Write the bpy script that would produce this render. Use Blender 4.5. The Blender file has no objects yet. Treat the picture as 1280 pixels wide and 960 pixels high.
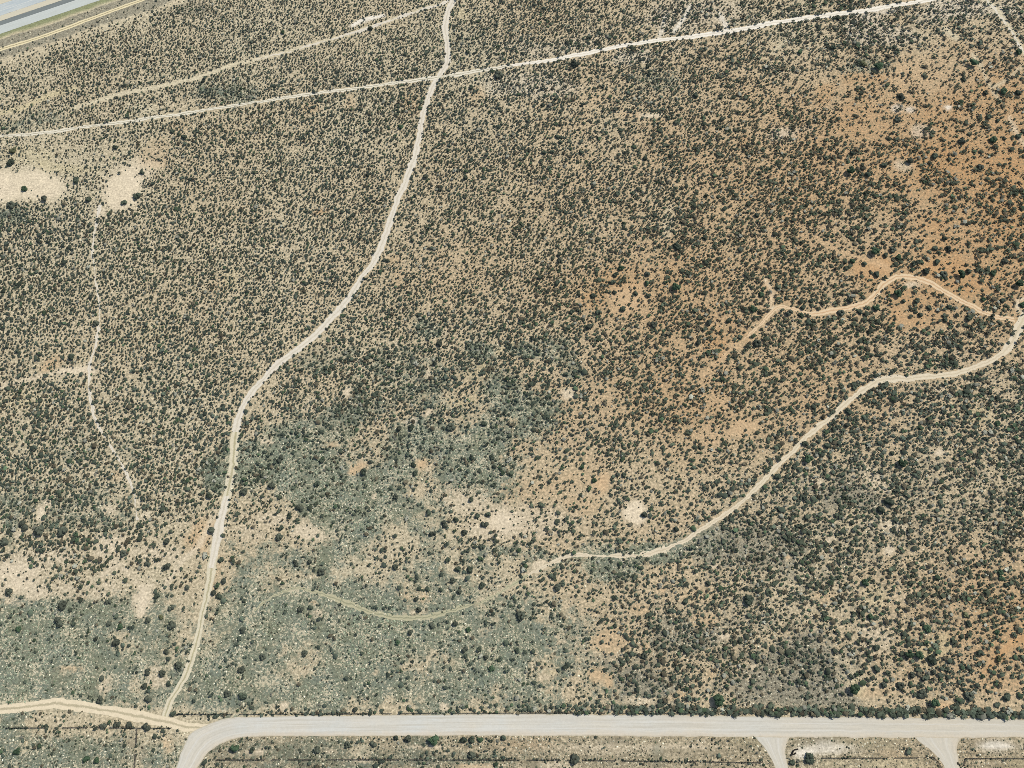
import bpy, math
import numpy as np

# ------------------------------------------------------------------ camera, world, sun, exposure
SC = bpy.context.scene
COL = SC.collection
TILT, HGT, LENS = math.radians(21.0), 417.0, 26.0
FPX = LENS / 36.0 * 1280.0
SUN_AZ, SUN_EL = math.radians(53.0), math.radians(50.0)   # azimuth clockwise from +Y

cd = bpy.data.cameras.new("camera"); cam = bpy.data.objects.new("camera", cd); COL.objects.link(cam)
cd.lens = LENS; cd.sensor_width = 36.0; cd.clip_start = 1.0; cd.clip_end = 20000.0
cam.location = (0, 0, HGT); cam.rotation_euler = (TILT, 0, 0)
SC.camera = cam

world = bpy.data.worlds.new("World"); SC.world = world; world.use_nodes = True
wn = world.node_tree
sky = wn.nodes.new('ShaderNodeTexSky'); sky.sky_type = 'NISHITA'; sky.sun_disc = False
sky.sun_elevation = SUN_EL; sky.sun_rotation = SUN_AZ
bg = wn.nodes['Background']; bg.inputs['Strength'].default_value = 0.12
wn.links.new(sky.outputs[0], bg.inputs['Color'])

sl = bpy.data.lights.new("sun", 'SUN'); sl.energy = 4.6; sl.angle = math.radians(0.53); sl.color = (1.0, 0.955, 0.87)
sun = bpy.data.objects.new("sun", sl); COL.objects.link(sun)
sun.location = (200, 150, 500)
sun.rotation_euler = (math.pi / 2 - SUN_EL, 0, -SUN_AZ + math.pi)
# aim the lamp: its -Z runs from the sun to the ground
from mathutils import Vector
sdir = Vector((math.sin(SUN_AZ) * math.cos(SUN_EL), math.cos(SUN_AZ) * math.cos(SUN_EL), math.sin(SUN_EL)))
sun.rotation_euler = sdir.to_track_quat('Z', 'Y').to_euler()

SC.view_settings.view_transform = 'Standard'; SC.view_settings.look = 'None'
SC.view_settings.exposure = 0.12; SC.view_settings.gamma = 1.0
SC.cycles.max_bounces = 5; SC.cycles.diffuse_bounces = 2; SC.cycles.glossy_bounces = 1
SC.cycles.use_denoising = False
SC.cycles.filter_width = 0.8

# ------------------------------------------------------------------ helpers
def G(px, py):
    """photo pixel (1280x960) -> ground point"""
    px = np.asarray(px, float); py = np.asarray(py, float)
    u = (px - 640) / FPX; v = (480 - py) / FPX
    t = HGT / (math.cos(TILT) - v * math.sin(TILT))
    return np.stack([u * t, (math.sin(TILT) + v * math.cos(TILT)) * t], -1)

def P(x, y):
    """ground point -> photo pixel"""
    x = np.asarray(x, float); y = np.asarray(y, float)
    d = y * math.sin(TILT) + HGT * math.cos(TILT)
    d = np.maximum(d, 20.0)
    v = (y * math.cos(TILT) - HGT * math.sin(TILT)) / d
    return 640 + x / d * FPX, 480 - v * FPX

def mpp(px, py):
    a = G(px, py); b = G(px + 1, py); return float(b[0] - a[0])

def lin(r, g, b):
    return tuple((c / 12.92 if c <= 0.04045 else ((c + 0.055) / 1.055) ** 2.4) for c in (r / 255., g / 255., b / 255.))

def hash2(i, j, s):
    h = (i.astype(np.int64) * 374761393 + j.astype(np.int64) * 668265263 + s * 974634777) & 0x7fffffff
    h = ((h ^ (h >> 13)) * 1274126177) & 0x7fffffff
    return ((h ^ (h >> 16)) & 0xffffff) / float(0xffffff)

def vnoise(x, y, scale, seed=0):
    x = np.asarray(x) / scale; y = np.asarray(y) / scale
    i = np.floor(x); j = np.floor(y); fx = x - i; fy = y - j
    fx = fx * fx * (3 - 2 * fx); fy = fy * fy * (3 - 2 * fy)
    a = hash2(i, j, seed); b = hash2(i + 1, j, seed); c = hash2(i, j + 1, seed); d = hash2(i + 1, j + 1, seed)
    return (a * (1 - fx) + b * fx) * (1 - fy) + (c * (1 - fx) + d * fx) * fy

def fbm(x, y, scale, seed=0, octv=3):
    s = 0; w = 0; a = 1.0
    for k in range(octv):
        s = s + a * vnoise(x, y, scale / 2 ** k, seed + 17 * k); w += a; a *= 0.55
    return s / w

def seg_dist(x, y, pts):
    """distance from points to polyline and signed side"""
    best = np.full(x.shape, 1e9)
    for (x0, y0), (x1, y1) in zip(pts[:-1], pts[1:]):
        dx, dy = x1 - x0, y1 - y0; L = dx * dx + dy * dy + 1e-9
        t = np.clip(((x - x0) * dx + (y - y0) * dy) / L, 0, 1)
        best = np.minimum(best, np.hypot(x - x0 - t * dx, y - y0 - t * dy))
    return best

def smooth(pts, step=1.2):
    """Catmull-Rom through rows of pts (any number of columns), resampled about every step metres (first 2 columns)"""
    p = np.asarray(pts, float); p = np.vstack([2 * p[0] - p[1], p, 2 * p[-1] - p[-2]])
    out = []
    for k in range(1, len(p) - 2):
        n = max(1, int(np.hypot(*(p[k + 1] - p[k])[:2]) / step))
        for t in np.arange(n) / n:
            out.append(0.5 * (2 * p[k] + (p[k + 1] - p[k - 1]) * t + (2 * p[k - 1] - 5 * p[k] + 4 * p[k + 1] - p[k + 2]) * t * t
                              + (3 * p[k] - p[k - 1] - 3 * p[k + 1] + p[k + 2]) * t ** 3))
    out.append(p[-2]); return np.array(out)

def tag(o, label=None, cat=None, group=None, kind=None):
    if label: o['label'] = label
    if cat: o['category'] = cat
    if group: o['group'] = group
    if kind: o['kind'] = kind
    return o

def link(name, me, mat=None, parent=None, loc=None):
    o = bpy.data.objects.new(name, me); COL.objects.link(o)
    if mat is not None and me is not None and not me.materials: me.materials.append(mat)
    if parent is not None: o.parent = parent
    if loc is not None: o.location = loc
    return o

def np_mesh(name, V, F, n=3):
    """V (k,3), F (m,n)"""
    V = np.asarray(V, np.float32); F = np.asarray(F, np.int32)
    me = bpy.data.meshes.new(name)
    me.vertices.add(len(V)); me.vertices.foreach_set('co', V.ravel())
    me.loops.add(F.size); me.loops.foreach_set('vertex_index', F.ravel())
    me.polygons.add(len(F)); me.polygons.foreach_set('loop_start', np.arange(len(F), dtype=np.int32) * F.shape[1])
    me.polygons.foreach_set('loop_total', np.full(len(F), F.shape[1], np.int32))
    me.update(calc_edges=True)
    return me

def set_col(me, name, C):
    C = np.asarray(C, np.float32)
    if C.shape[1] == 3: C = np.hstack([C, np.ones((len(C), 1), np.float32)])
    a = me.color_attributes.new(name, 'FLOAT_COLOR', 'POINT'); a.data.foreach_set('color', C.ravel())

# ------------------------------------------------------------------ node helpers
class NT:
    def __init__(s, name):
        s.m = bpy.data.materials.new(name); s.m.use_nodes = True; s.t = s.m.node_tree
        s.b = s.t.nodes['Principled BSDF']; s.b.inputs['Roughness'].default_value = 0.95
        s.b.inputs['Specular IOR Level'].default_value = 0.15
    def n(s, t, **k):
        nd = s.t.nodes.new(t)
        for a, v in k.items(): setattr(nd, a, v)
        return nd
    def put(s, sock, v):
        if hasattr(v, 'links') or isinstance(v, bpy.types.NodeSocket): s.t.links.new(v, sock)
        elif isinstance(v, (tuple, list)) and len(v) == 3 and sock.type == 'RGBA': sock.default_value = (*v, 1)
        else: sock.default_value = v
    def coord(s, scale=(1, 1, 1)):
        c = s.n('ShaderNodeTexCoord'); m = s.n('ShaderNodeMapping'); m.inputs['Scale'].default_value = scale
        s.t.links.new(c.outputs['Object'], m.inputs['Vector']); return m.outputs[0]
    def noise(s, vec, scale, detail=2, rough=0.55):
        nd = s.n('ShaderNodeTexNoise'); s.put(nd.inputs['Vector'], vec); nd.inputs['Scale'].default_value = scale
        nd.inputs['Detail'].default_value = detail; nd.inputs['Roughness'].default_value = rough; return nd.outputs['Fac']
    def voro(s, vec, scale, rand=1.0):
        nd = s.n('ShaderNodeTexVoronoi'); s.put(nd.inputs['Vector'], vec); nd.inputs['Scale'].default_value = scale
        nd.inputs['Randomness'].default_value = rand; return nd
    def ramp(s, fac, lo, hi, a=0.0, b=1.0):
        nd = s.n('ShaderNodeMapRange'); nd.clamp = True; s.put(nd.inputs[0], fac)
        nd.inputs[1].default_value = lo; nd.inputs[2].default_value = hi; nd.inputs[3].default_value = a; nd.inputs[4].default_value = b
        return nd.outputs[0]
    def math(s, op, a, b=0.0, clamp=False):
        nd = s.n('ShaderNodeMath', operation=op); nd.use_clamp = clamp; s.put(nd.inputs[0], a); s.put(nd.inputs[1], b); return nd.outputs[0]
    def mix(s, f, a, b, mode='MIX'):
        nd = s.n('ShaderNodeMix', data_type='RGBA', blend_type=mode); s.put(nd.inputs[0], f); s.put(nd.inputs[6], a); s.put(nd.inputs[7], b)
        return nd.outputs[2]
    def attr(s, name):
        nd = s.n('ShaderNodeAttribute', attribute_name=name); return nd
    def mul(s, col, fac):
        v = s.n('ShaderNodeVectorMath', operation='SCALE'); s.put(v.inputs[0], col); s.put(v.inputs['Scale'], fac); return v.outputs[0]
    def bump(s, h, strength=0.5, dist=0.3):
        nd = s.n('ShaderNodeBump'); nd.inputs['Strength'].default_value = strength; nd.inputs['Distance'].default_value = dist
        s.put(nd.inputs['Height'], h); s.t.links.new(nd.outputs[0], s.b.inputs['Normal'])
    def out(s, col): s.put(s.b.inputs['Base Color'], col); return s.m

ALB = 1 / 1.30
def alb(r, g, b): return tuple(c * ALB for c in lin(r, g, b))
PALE, ORANGE, WHITE = alb(207, 195, 164), alb(194, 153, 107), alb(228, 220, 202)
SAND, PINK, YELLOW = alb(219, 203, 174), alb(204, 173, 133), alb(206, 192, 150)
HERB, LITTER, OLIVE, GRASS = alb(112, 121, 106), alb(126, 120, 100), alb(146, 138, 104), alb(138, 142, 104)
GREYB = alb(128, 121, 104)

# ------------------------------------------------------------------ plan of the place (pixel coordinates of the photograph -> ground)
TR_A = [(568, -30), (566, 0), (560, 15), (556, 35), (559, 58), (559, 78), (549, 96), (540, 110), (530, 140), (525, 165), (521, 185), (516, 205), (507, 228),
        (497, 250), (488, 275), (478, 305), (465, 330), (450, 350), (438, 370), (422, 390), (400, 413), (380, 430), (356, 448), (340, 462), (322, 482),
        (308, 500), (300, 518), (294, 540), (292, 565), (290, 590), (284, 620), (276, 650), (270, 680), (264, 710), (261, 735), (257, 752), (252, 772),
        (246, 800), (236, 835), (222, 862), (211, 882), (206, 900)]
TR_B = [(-60, 175), (0, 170), (60, 165), (120, 157), (200, 146), (260, 137), (320, 128), (400, 116), (470, 107), (545, 97), (600, 88), (640, 82), (700, 73),
        (760, 61), (820, 51), (880, 44), (920, 38), (960, 30), (1010, 22), (1080, 13), (1150, 2), (1240, -14)]
TR_E = [(126, 256), (120, 280), (116, 310), (119, 350), (125, 390), (120, 430), (112, 460), (112, 490), (121, 528), (140, 560), (158, 590), (166, 615), (172, 650)]
TR_F = [(-70, 86), (0, 62), (40, 50), (80, 36), (120, 21), (150, 10), (180, -1), (240, -24)]
TR_G = [(1268, 399), (1250, 397), (1232, 391), (1210, 380), (1185, 367), (1166, 355), (1142, 347), (1122, 346), (1103, 356), (1093, 369), (1078, 380),
        (1046, 387), (1014, 392), (992, 386), (974, 384), (962, 393), (948, 408), (930, 424)]
TR_H = [(1345, 372), (1290, 392), (1276, 404), (1268, 424), (1254, 441), (1235, 452), (1200, 465), (1150, 472), (1108, 474), (1087, 482), (1060, 502), (1035, 525),
        (1010, 545), (990, 565), (965, 590), (940, 615), (915, 637), (885, 657), (862, 672), (832, 686)]
TR_H2 = [(832, 686), (800, 694), (760, 695), (720, 694), (690, 702), (660, 719), (630, 738), (600, 752), (560, 766), (525, 773), (490, 772), (455, 762),
         (420, 748), (390, 738), (365, 737), (338, 748), (318, 764)]
TR_J = [(-90, 892), (-40, 889), (0, 886), (40, 883), (75, 879), (120, 886), (160, 893), (200, 901), (236, 909), (262, 909)]
ROAD_UP = [(213, 1000), (218, 968), (225, 945), (230, 932), (238, 917), (254, 908), (268, 902), (284, 897.5), (310, 896), (360, 895), (500, 894), (640, 892.5),
           (840, 894), (1000, 896), (1140, 897), (1280, 899), (1400, 901)]
ROAD_LO = [(236, 1000), (243, 968), (253, 950), (259, 941.5), (269, 934), (281, 927.5), (290, 924), (304, 921.5), (325, 920.6), (360, 920.2), (500, 920), (640, 919.6),
           (840, 920.6), (1000, 921.5), (1140, 922), (1280, 922), (1400, 922.5)]
SPUR1 = ([(940, 918), (950, 929), (957, 937), (963, 948), (970, 962), (980, 1000)], [(989, 918), (984, 927), (981, 938), (982, 948), (985, 962), (996, 1000)])
SPUR2 = ([(1139, 918), (1150, 928), (1160, 935), (1170, 945), (1181, 961), (1192, 1000)], [(1206, 918), (1199, 927), (1196, 937), (1197, 948), (1200, 962), (1206, 1000)])
# faint strokes of bare soil: points, half width in px, strength, colour
STROKES = [
    ([(556, 3), (520, 14), (480, 28), (440, 42), (400, 53), (360, 64)], 2.0, 0.85, PALE),
    ([(478, 20), (455, 25), (440, 32)], 2.0, 0.8, WHITE),
    ([(360, 64), (320, 74), (288, 82), (250, 96), (200, 108), (150, 118), (90, 136)], 2.0, 0.85, PALE),
    ([(95, 110), (60, 120), (30, 134), (0, 142)], 2.4, 0.6, YELLOW),
    ([(112, 462), (85, 464), (60, 468), (30, 476), (-10, 486)], 3.0, 0.6, SAND),
    ([(262, 742), (276, 700), (255, 690), (262, 665), (278, 640)], 3.0, 0.4, PINK),
    ([(1220, -8), (1244, 10), (1262, 34), (1282, 68)], 2.4, 0.85, PALE),
    ([(1180, 36), (1196, 48)], 3.0, 0.7, PALE), ([(1215, 68), (1226, 82), (1238, 108), (1250, 126)], 2.0, 0.6, PALE),
    ([(1276, 84), (1258, 100), (1244, 108)], 2.2, 0.6, PALE),
    ([(1262, 148), (1272, 168), (1282, 184)], 2.5, 0.6, SAND),
    ([(974, 385), (962, 384), (966, 368), (957, 350)], 2.2, 0.9, SAND), ([(960, 392), (972, 400), (955, 412), (940, 425), (905, 445), (880, 470)], 1.8, 0.4, PINK), ([(930, 424), (905, 445), (880, 470)], 2.6, 0.55, PINK),
    ([(962, 384), (966, 368), (955, 352)], 2.4, 0.5, PINK),
    ([(1130, 345), (1100, 330), (1075, 322), (1050, 312), (1030, 302), (1000, 296)], 3.0, 0.5, PINK), ([(1290, 372), (1272, 376), (1270, 384), (1276, 390)], 1.6, .8, SAND),
    ([(1000, 40), (980, 52), (965, 68)], 1.8, 0.6, PALE),
    ([(842, 40), (855, 22), (862, 8)], 2.0, 0.7, WHITE), ([(908, 34), (900, 18)], 2.2, 0.7, WHITE), ([(824, 48), (832, 20)], 2.0, 0.6, WHITE),
    ([(800, 145), (826, 144)], 1.8, 0.8, SAND), ([(775, 143), (800, 145)], 1.5, 0.5, PINK),
    ([(585, 110), (600, 90), (610, 70)], 2.0, 0.5, PALE), ([(690, 90), (700, 108)], 2.0, 0.4, PALE),
    ([(268, 640), (250, 680), (225, 705), (205, 735)], 3.0, 0.55, SAND),
    ([(128, 720), (150, 708), (180, 740), (176, 768)], 3.5, 0.6, SAND),
    ([(318, 764), (300, 778), (270, 800)], 3.0, 0.3, YELLOW),
    ([(1186, 650), (1180, 620), (1200, 600)], 1.5, 0.3, PALE),
    ([(700, 800), (760, 822), (800, 812)], 2.0, 0.35, SAND),
    ([(1230, 840), (1248, 822), (1262, 806), (1290, 790)], 4.0, 0.6, ORANGE),
    ([(944, 828), (940, 838), (934, 850)], 1.4, 0.7, SAND),
    ([(600, 460), (622, 440), (640, 430)], 2.5, 0.4, YELLOW),
    ([(560, 500), (590, 545), (620, 600)], 2.0, 0.3, YELLOW),
    ([(400, 70), (430, 78)], 1.2, 0.3, PALE),
]
# cover of bushes 0..9 and warmth of the soil 0..9, one value per 80 px, looked up on the ground
COVER = ["5677766776666756", "6667777676654434", "3467776765665444", "7777776677766645", "8777766675556645", "6667677765666666",
         "7676666565656777", "7776433345566666", "5553333345566666", "4432222335566666", "1121122345666666", "2211122211111111"]
WARM = ["2222122233333333", "2222223233456788", "1133323344567899", "2233333444567678", "2233344457777787", "3323322335666655",
        "3222233345666554", "2333333456554433", "4445533466654444", "4444334345554567", "2333333345555667", "3322233333332332"]
SIZE = ["2222222334455666", "2233333344455667", "2233333344455677", "3333333344556778", "3333333344556777", "4333344455566777",
        "4444444455556666", "5444455555555555", "5555555555555555", "6666555555555666", "6666555555556777", "5555555555556666"]
def grid(g):
    return np.array([[float(c) for c in r] for r in g])
GC, GW, GS = grid(COVER), grid(WARM), grid(SIZE)
def sample(g, px, py):
    x = np.clip((px - 40) / 80., 0, 14.999); y = np.clip((py - 40) / 80., 0, 10.999)
    i = x.astype(int); j = y.astype(int); fx = x - i; fy = y - j
    return (g[j, i] * (1 - fx) + g[j, i + 1] * fx) * (1 - fy) + (g[j + 1, i] * (1 - fx) + g[j + 1, i + 1] * fx) * fy
# soil patches: cx, cy, rx, ry, angle, colour, strength, cover multiplier
PATCH = [
    (38, 232, 52, 19, 3, SAND, 1.0, 0.0), (-30, 235, 40, 24, 0, SAND, 1.0, 0.0), (152, 238, 30, 24, -38, SAND, 1.0, 0.0), (172, 214, 18, 14, -20, SAND, 0.8, 0.2),
    (88, 212, 26, 6, 5, YELLOW, 0.7, 0.5), (125, 265, 8, 8, 0, SAND, 0.7, 0.1), (30, 192, 34, 9, 0, YELLOW, 0.5, 0.9), (180, 136, 12, 5, 0, PALE, 0.8, .3),
    (195, 190, 18, 14, -30, PINK, 0.5, 0.6), (228, 160, 14, 10, 0, PINK, .5, .6),
    (100, 463, 22, 5, -3, SAND, 1.0, 0.1), (60, 460, 16, 9, -50, PINK, 0.8, 0.3),
    (790, 372, 22, 13, 0, PINK, 1.0, 0.12), (800, 392, 30, 12, 0, PINK, 0.6, 0.5), (770, 345, 26, 12, 0, ORANGE, 0.6, 0.45), (740, 372, 16, 10, 0, ORANGE, .6, .5),
    (890, 430, 14, 22, 20, ORANGE, 0.7, 0.5), (920, 420, 22, 14, 0, ORANGE, 0.6, 0.6), (905, 395, 30, 14, 0, ORANGE, .4, .6), (835, 280, 6, 24, 12, PALE, .6, .4),
    (1105, 335, 32, 13, 0, ORANGE, 0.9, 0.12), (1170, 305, 40, 30, 0, ORANGE, 0.8, 0.35), (1140, 375, 36, 24, 0, ORANGE, .8, .35),
    (1195, 350, 40, 22, 20, ORANGE, 0.8, 0.35), (1150, 398, 44, 12, 0, ORANGE, 0.7, 0.35), (1245, 350, 26, 22, 0, ORANGE, .6, .5), (1140, 356, 14, 6, 0, SAND, .8, .2),
    (1150, 280, 36, 12, 0, ORANGE, .7, .5), (1262, 210, 20, 26, 0, ORANGE, .8, .35), (1250, 175, 22, 16, 0, ORANGE, .7, .4),
    (1150, 90, 60, 26, -30, PINK, .7, .45), (1110, 110, 30, 20, -40, PINK, .6, .5), (1085, 98, 26, 8, 0, ORANGE, .8, .4), (1185, 135, 26, 22, 0, ORANGE, .6, .5),
    (1030, 120, 12, 20, 10, ORANGE, .6, .5), (1055, 150, 20, 20, 0, ORANGE, .5, .6), (1120, 135, 10, 6, 0, WHITE, .8, .3), (1137, 137, 7, 4, 0, WHITE, .8, .3),
    (1185, 134, 5, 3, 0, WHITE, 1, .1), (1126, 207, 16, 8, 10, SAND, .7, .4), (1100, 40, 50, 16, 0, WHITE, .5, .8), (1190, 12, 60, 12, 0, WHITE, .6, .7),
    (860, 20, 60, 20, 0, WHITE, .35, .9), (700, 60, 60, 14, 0, WHITE, .3, 1), (985, 15, 40, 12, 0, PALE, .3, 1), (1100, 12, 30, 8, 0, WHITE, .7, .5),
    (795, 70, 40, 8, -8, WHITE, .5, .7), (670, 105, 50, 14, 0, WHITE, .4, .9), (980, 165, 26, 10, 0, WHITE, .5, .8), (1150, 165, 14, 8, 0, WHITE, .4, .7),
    (750, 130, 26, 14, -30, PINK, .5, .6), (715, 160, 30, 14, 0, PINK, .5, .6), (925, 150, 22, 10, -15, PINK, .6, .5), (930, 175, 8, 12, 0, ORANGE, .6, .5),
    (712, 492, 9, 6, 0, SAND, .9, .1), (930, 532, 26, 11, -15, PINK, .9, .15), (890, 545, 22, 12, -10, PINK, .8, .3), (900, 505, 14, 9, 0, PINK, .7, .3),
    (755, 600, 10, 16, 15, PINK, .9, .12), (725, 600, 24, 12, 0, PINK, .5, .5), (795, 640, 13, 12, 30, SAND, 1, .08), (730, 632, 18, 10, 0, PINK, .7, .35),
    (672, 610, 40, 14, 0, PINK, .6, .45), (600, 640, 36, 12, 10, SAND, .8, .35), (650, 655, 50, 16, 0, SAND, .8, .4), (575, 618, 30, 12, 0, SAND, .6, .5),
    (740, 580, 30, 20, 0, PINK, .5, .5), (610, 660, 30, 14, 0, SAND, .8, .3),
    (340, 650, 36, 10, 4, SAND, .9, .3), (385, 668, 24, 9, 10, SAND, .9, .15), (320, 665, 26, 12, 0, SAND, .7, .4), (275, 660, 12, 12, 0, SAND, .8, .2),
    (250, 665, 14, 26, 25, PINK, .8, .25), (170, 690, 50, 14, 5, SAND, .8, .35), (60, 700, 60, 14, -4, SAND, .8, .45), (20, 718, 40, 12, 0, SAND, .9, .2),
    (100, 735, 50, 14, 0, SAND, .7, .4), (20, 745, 26, 10, 0, SAND, .7, .3), (140, 675, 24, 8, 0, SAND, .7, .4), (180, 745, 10, 20, 15, SAND, .8, .2),
    (200, 720, 30, 12, 0, PALE, .5, .5), (195, 848, 12, 14, 0, SAND, .7, .4), (85, 836, 20, 5, 0, PINK, .7, .4), (132, 858, 7, 12, 20, SAND, .7, .3),
    (50, 642, 6, 9, 10, SAND, 1, .05), (60, 628, 6, 5, 0, SAND, .8, .2), (135, 637, 9, 5, 0, SAND, .8, .1), (182, 644, 7, 7, 0, SAND, .9, .1), (22, 668, 5, 6, 0, SAND, .7, .1),
    (145, 595, 10, 9, 0, PINK, .6, .5), (230, 570, 10, 5, 0, SAND, .8, .3), (172, 628, 4, 6, 0, SAND, .8, .1), (32, 500, 22, 14, 0, YELLOW, .6, .7),
    (285, 350, 10, 12, 0, YELLOW, .5, .6), (190, 415, 18, 12, 0, YELLOW, .5, .7), (270, 355, 12, 12, 0, PINK, .35, .8), (400, 264, 12, 5, 0, ORANGE, .7, .6),
    (490, 325, 10, 8, 0, PINK, .7, .4), (498, 348, 8, 12, 0, PINK, .5, .5), (550, 320, 12, 8, 0, PINK, .4, .7), (438, 130, 8, 14, 0, PINK, .5, .5), (515, 130, 10, 14, 0, PINK, .6, .5),
    (595, 118, 8, 10, 0, PINK, .6, .5), (575, 15, 10, 8, 0, YELLOW, .5, .5), (390, 135, 10, 6, 0, ORANGE, .4, .7), (345, 340, 12, 4, -10, YELLOW, .6, .6), (386, 342, 6, 6, 0, YELLOW, .6, .5),
    (432, 491, 7, 6, -30, SAND, .9, .1), (535, 517, 8, 5, 0, SAND, .7, .2), (514, 528, 10, 6, 0, WHITE, .6, .3), (528, 580, 9, 8, -30, PINK, .9, .1), (448, 586, 14, 8, -25, PINK, .8, .2),
    (467, 622, 6, 4, 0, SAND, .8, .1), (410, 557, 18, 5, -10, PINK, .6, .5), (335, 552, 8, 6, 0, SAND, .7, .2), (388, 508, 8, 14, 20, SAND, .5, .5), (345, 517, 8, 5, 0, SAND, .7, .3),
    (535, 467, 4, 5, 0, SAND, .8, .2), (580, 500, 18, 8, 0, YELLOW, .6, .5), (583, 470, 20, 8, 0, YELLOW, .5, .6), (555, 418, 6, 4, 0, SAND, .8, .2), (494, 430, 8, 8, 0, SAND, .5, .4),
    (490, 455, 6, 10, 0, SAND, .5, .5), (380, 475, 8, 5, 0, SAND, .7, .3), (400, 445, 30, 14, 0, HERB, .3, .9),
    (395, 770, 10, 10, 0, SAND, .7, .3), (392, 752, 6, 4, 0, PINK, .6, .3), (385, 805, 12, 10, 0, PALE, .6, .4), (355, 884, 7, 6, 0, SAND, .9, .1), (555, 883, 6, 5, 0, SAND, .9, .2),
    (515, 768, 20, 6, 0, SAND, .6, .5), (520, 745, 20, 10, 0, PINK, .5, .5),
    (775, 798, 26, 14, -20, PINK, .8, .3), (745, 845, 10, 8, 0, PINK, .8, .2), (760, 853, 6, 9, 0, PINK, .8, .2), (870, 855, 8, 3.5, 0, PINK, 1, .1), (805, 808, 6, 6, 0, PINK, .8, .3),
    (905, 795, 6, 4, 0, SAND, .9, .1), (888, 843, 6, 8, 0, PINK, .7, .3), (850, 868, 12, 5, -20, PINK, .7, .3), (800, 876, 16, 4, 5, SAND, .8, .3), (880, 773, 14, 8, 0, PINK, .6, .4),
    (828, 738, 5, 4, 0, PINK, .9, .1), (870, 745, 26, 10, 0, PINK, .5, .6), (680, 846, 12, 6, 10, SAND, .5, .5), (800, 762, 10, 6, 0, PINK, .7, .4), (690, 840, 8, 4, 0, YELLOW, .6, .6),
    (1025, 604, 6, 8, 0, SAND, .8, .2), (1120, 657, 16, 6, 10, SAND, .9, .2), (1087, 652, 5, 5, 0, SAND, .7, .2), (1112, 688, 7, 7, 0, SAND, .9, .1), (1037, 676, 6, 5, 0, SAND, .9, .1),
    (1175, 566, 7, 4, 0, SAND, 1, .05), (985, 697, 5, 4, 0, PINK, 1, .05), (1100, 605, 12, 8, 0, SAND, .5, .6), (1085, 590, 16, 8, 0, SAND, .5, .5), (1118, 517, 6, 5, 0, SAND, .5, .5),
    (1175, 485, 6, 5, 0, SAND, .7, .3), (1226, 520, 12, 8, 0, YELLOW, .5, .7), (895, 707, 4, 3, 0, SAND, .9, .1), (680, 702, 12, 6, 0, SAND, .6, .4), (672, 708, 10, 8, 0, SAND, .8, .2),
    (1030, 745, 16, 8, 0, PINK, .6, .5), (1090, 800, 16, 16, 20, SAND, .6, .4), (1175, 812, 24, 14, -30, YELLOW, .7, .35), (1250, 805, 34, 20, -30, ORANGE, .6, .5), (1100, 865, 24, 8, 0, PINK, .6, .4),
    (1180, 883, 9, 5, 0, PINK, 1, .05), (1074, 860, 6, 8, 0, YELLOW, .6, .3), (1245, 855, 30, 12, 0, ORANGE, .5, .5), (1055, 830, 14, 16, 0, PALE, .5, .5), (1130, 750, 26, 10, 0, SAND, .5, .5),
    (1095, 745, 14, 10, 20, YELLOW, .5, .5), (975, 840, 6, 4, 0, YELLOW, .7, .4), (1075, 850, 20, 10, 0, PALE, .5, .5),
    # denser, darker stands
    (70, 655, 70, 22, 0, PALE, 0, 1.5), (30, 660, 40, 18, 0, PALE, 0, 1.5), (210, 640, 50, 16, 0, PALE, 0, 1.35), (890, 105, 50, 18, 0, PALE, 0, 1.5), (1130, 192, 56, 26, 0, PALE, 0, 1.6), (1000, 115, 20, 14, 0, PALE, 0, 1.4),
    (715, 82, 30, 9, 0, PALE, 0, 1.4), (1100, 260, 60, 14, 0, PALE, 0, 1.4), (1250, 260, 40, 20, 0, PALE, 0, 1.4), (1030, 430, 80, 26, 0, PALE, 0, 1.3), (30, 380, 60, 50, 0, PALE, 0, 1.3), (140, 330, 30, 20, 0, PALE, 0, 1.4),
    (430, 90, 50, 20, 0, PALE, 0, 1.4), (180, 12, 60, 12, 0, PALE, 0, 1.5), (660, 430, 50, 40, 0, PALE, 0, 1.35), (400, 490, 60, 30, 0, PALE, 0, 1.15), (1000, 650, 70, 36, 0, PALE, 0, 1.15), (860, 770, 40, 20, 0, PALE, 0, 1.3),
    (600, 690, 60, 20, 0, PALE, 0, 1.4), (1080, 560, 90, 40, 0, PALE, 0, 1.08), (100, 230, 18, 14, 0, PALE, 0, 1.9), (60, 264, 70, 9, 0, PALE, 0, 1.7), (178, 264, 22, 12, -30, PALE, 0, 1.7), (40, 178, 40, 8, 0, PALE, 0, 1.3), (760, 640, 30, 14, 0, PALE, 0, 1.3), (990, 215, 50, 40, 0, PALE, 0, 1.25), (540, 440, 60, 30, 0, PALE, 0, 1.1),
    # south verge of the gravel road
    (768, 926, 18, 4, 0, LITTER, .9, .2), (1020, 926, 30, 6, 0, GREYB, .7, .3), (1080, 930, 40, 8, 0, OLIVE, .5, .3), (1040, 936, 40, 7, 0, WHITE, .7, .1), (1002, 941, 14, 8, 0, WHITE, .9, .05),
    (1248, 932, 26, 7, 0, WHITE, .95, .05), (1115, 942, 30, 5, 0, PINK, .4, .3), (1232, 925, 40, 3, 0, GREYB, .6, .3), (1270, 955, 26, 6, 0, OLIVE, .6, .3), (1090, 955, 70, 6, 0, YELLOW, .4, .3),
    (326, 941, 7, 4, 0, SAND, 1, 0), (312, 941, 6, 4, -20, SAND, 1, 0), (452, 938, 12, 9, 0, PALE, .8, .2), (412, 940, 12, 4, 0, SAND, .7, .2), (450, 951, 18, 4, 0, SAND, .6, .2),
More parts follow.
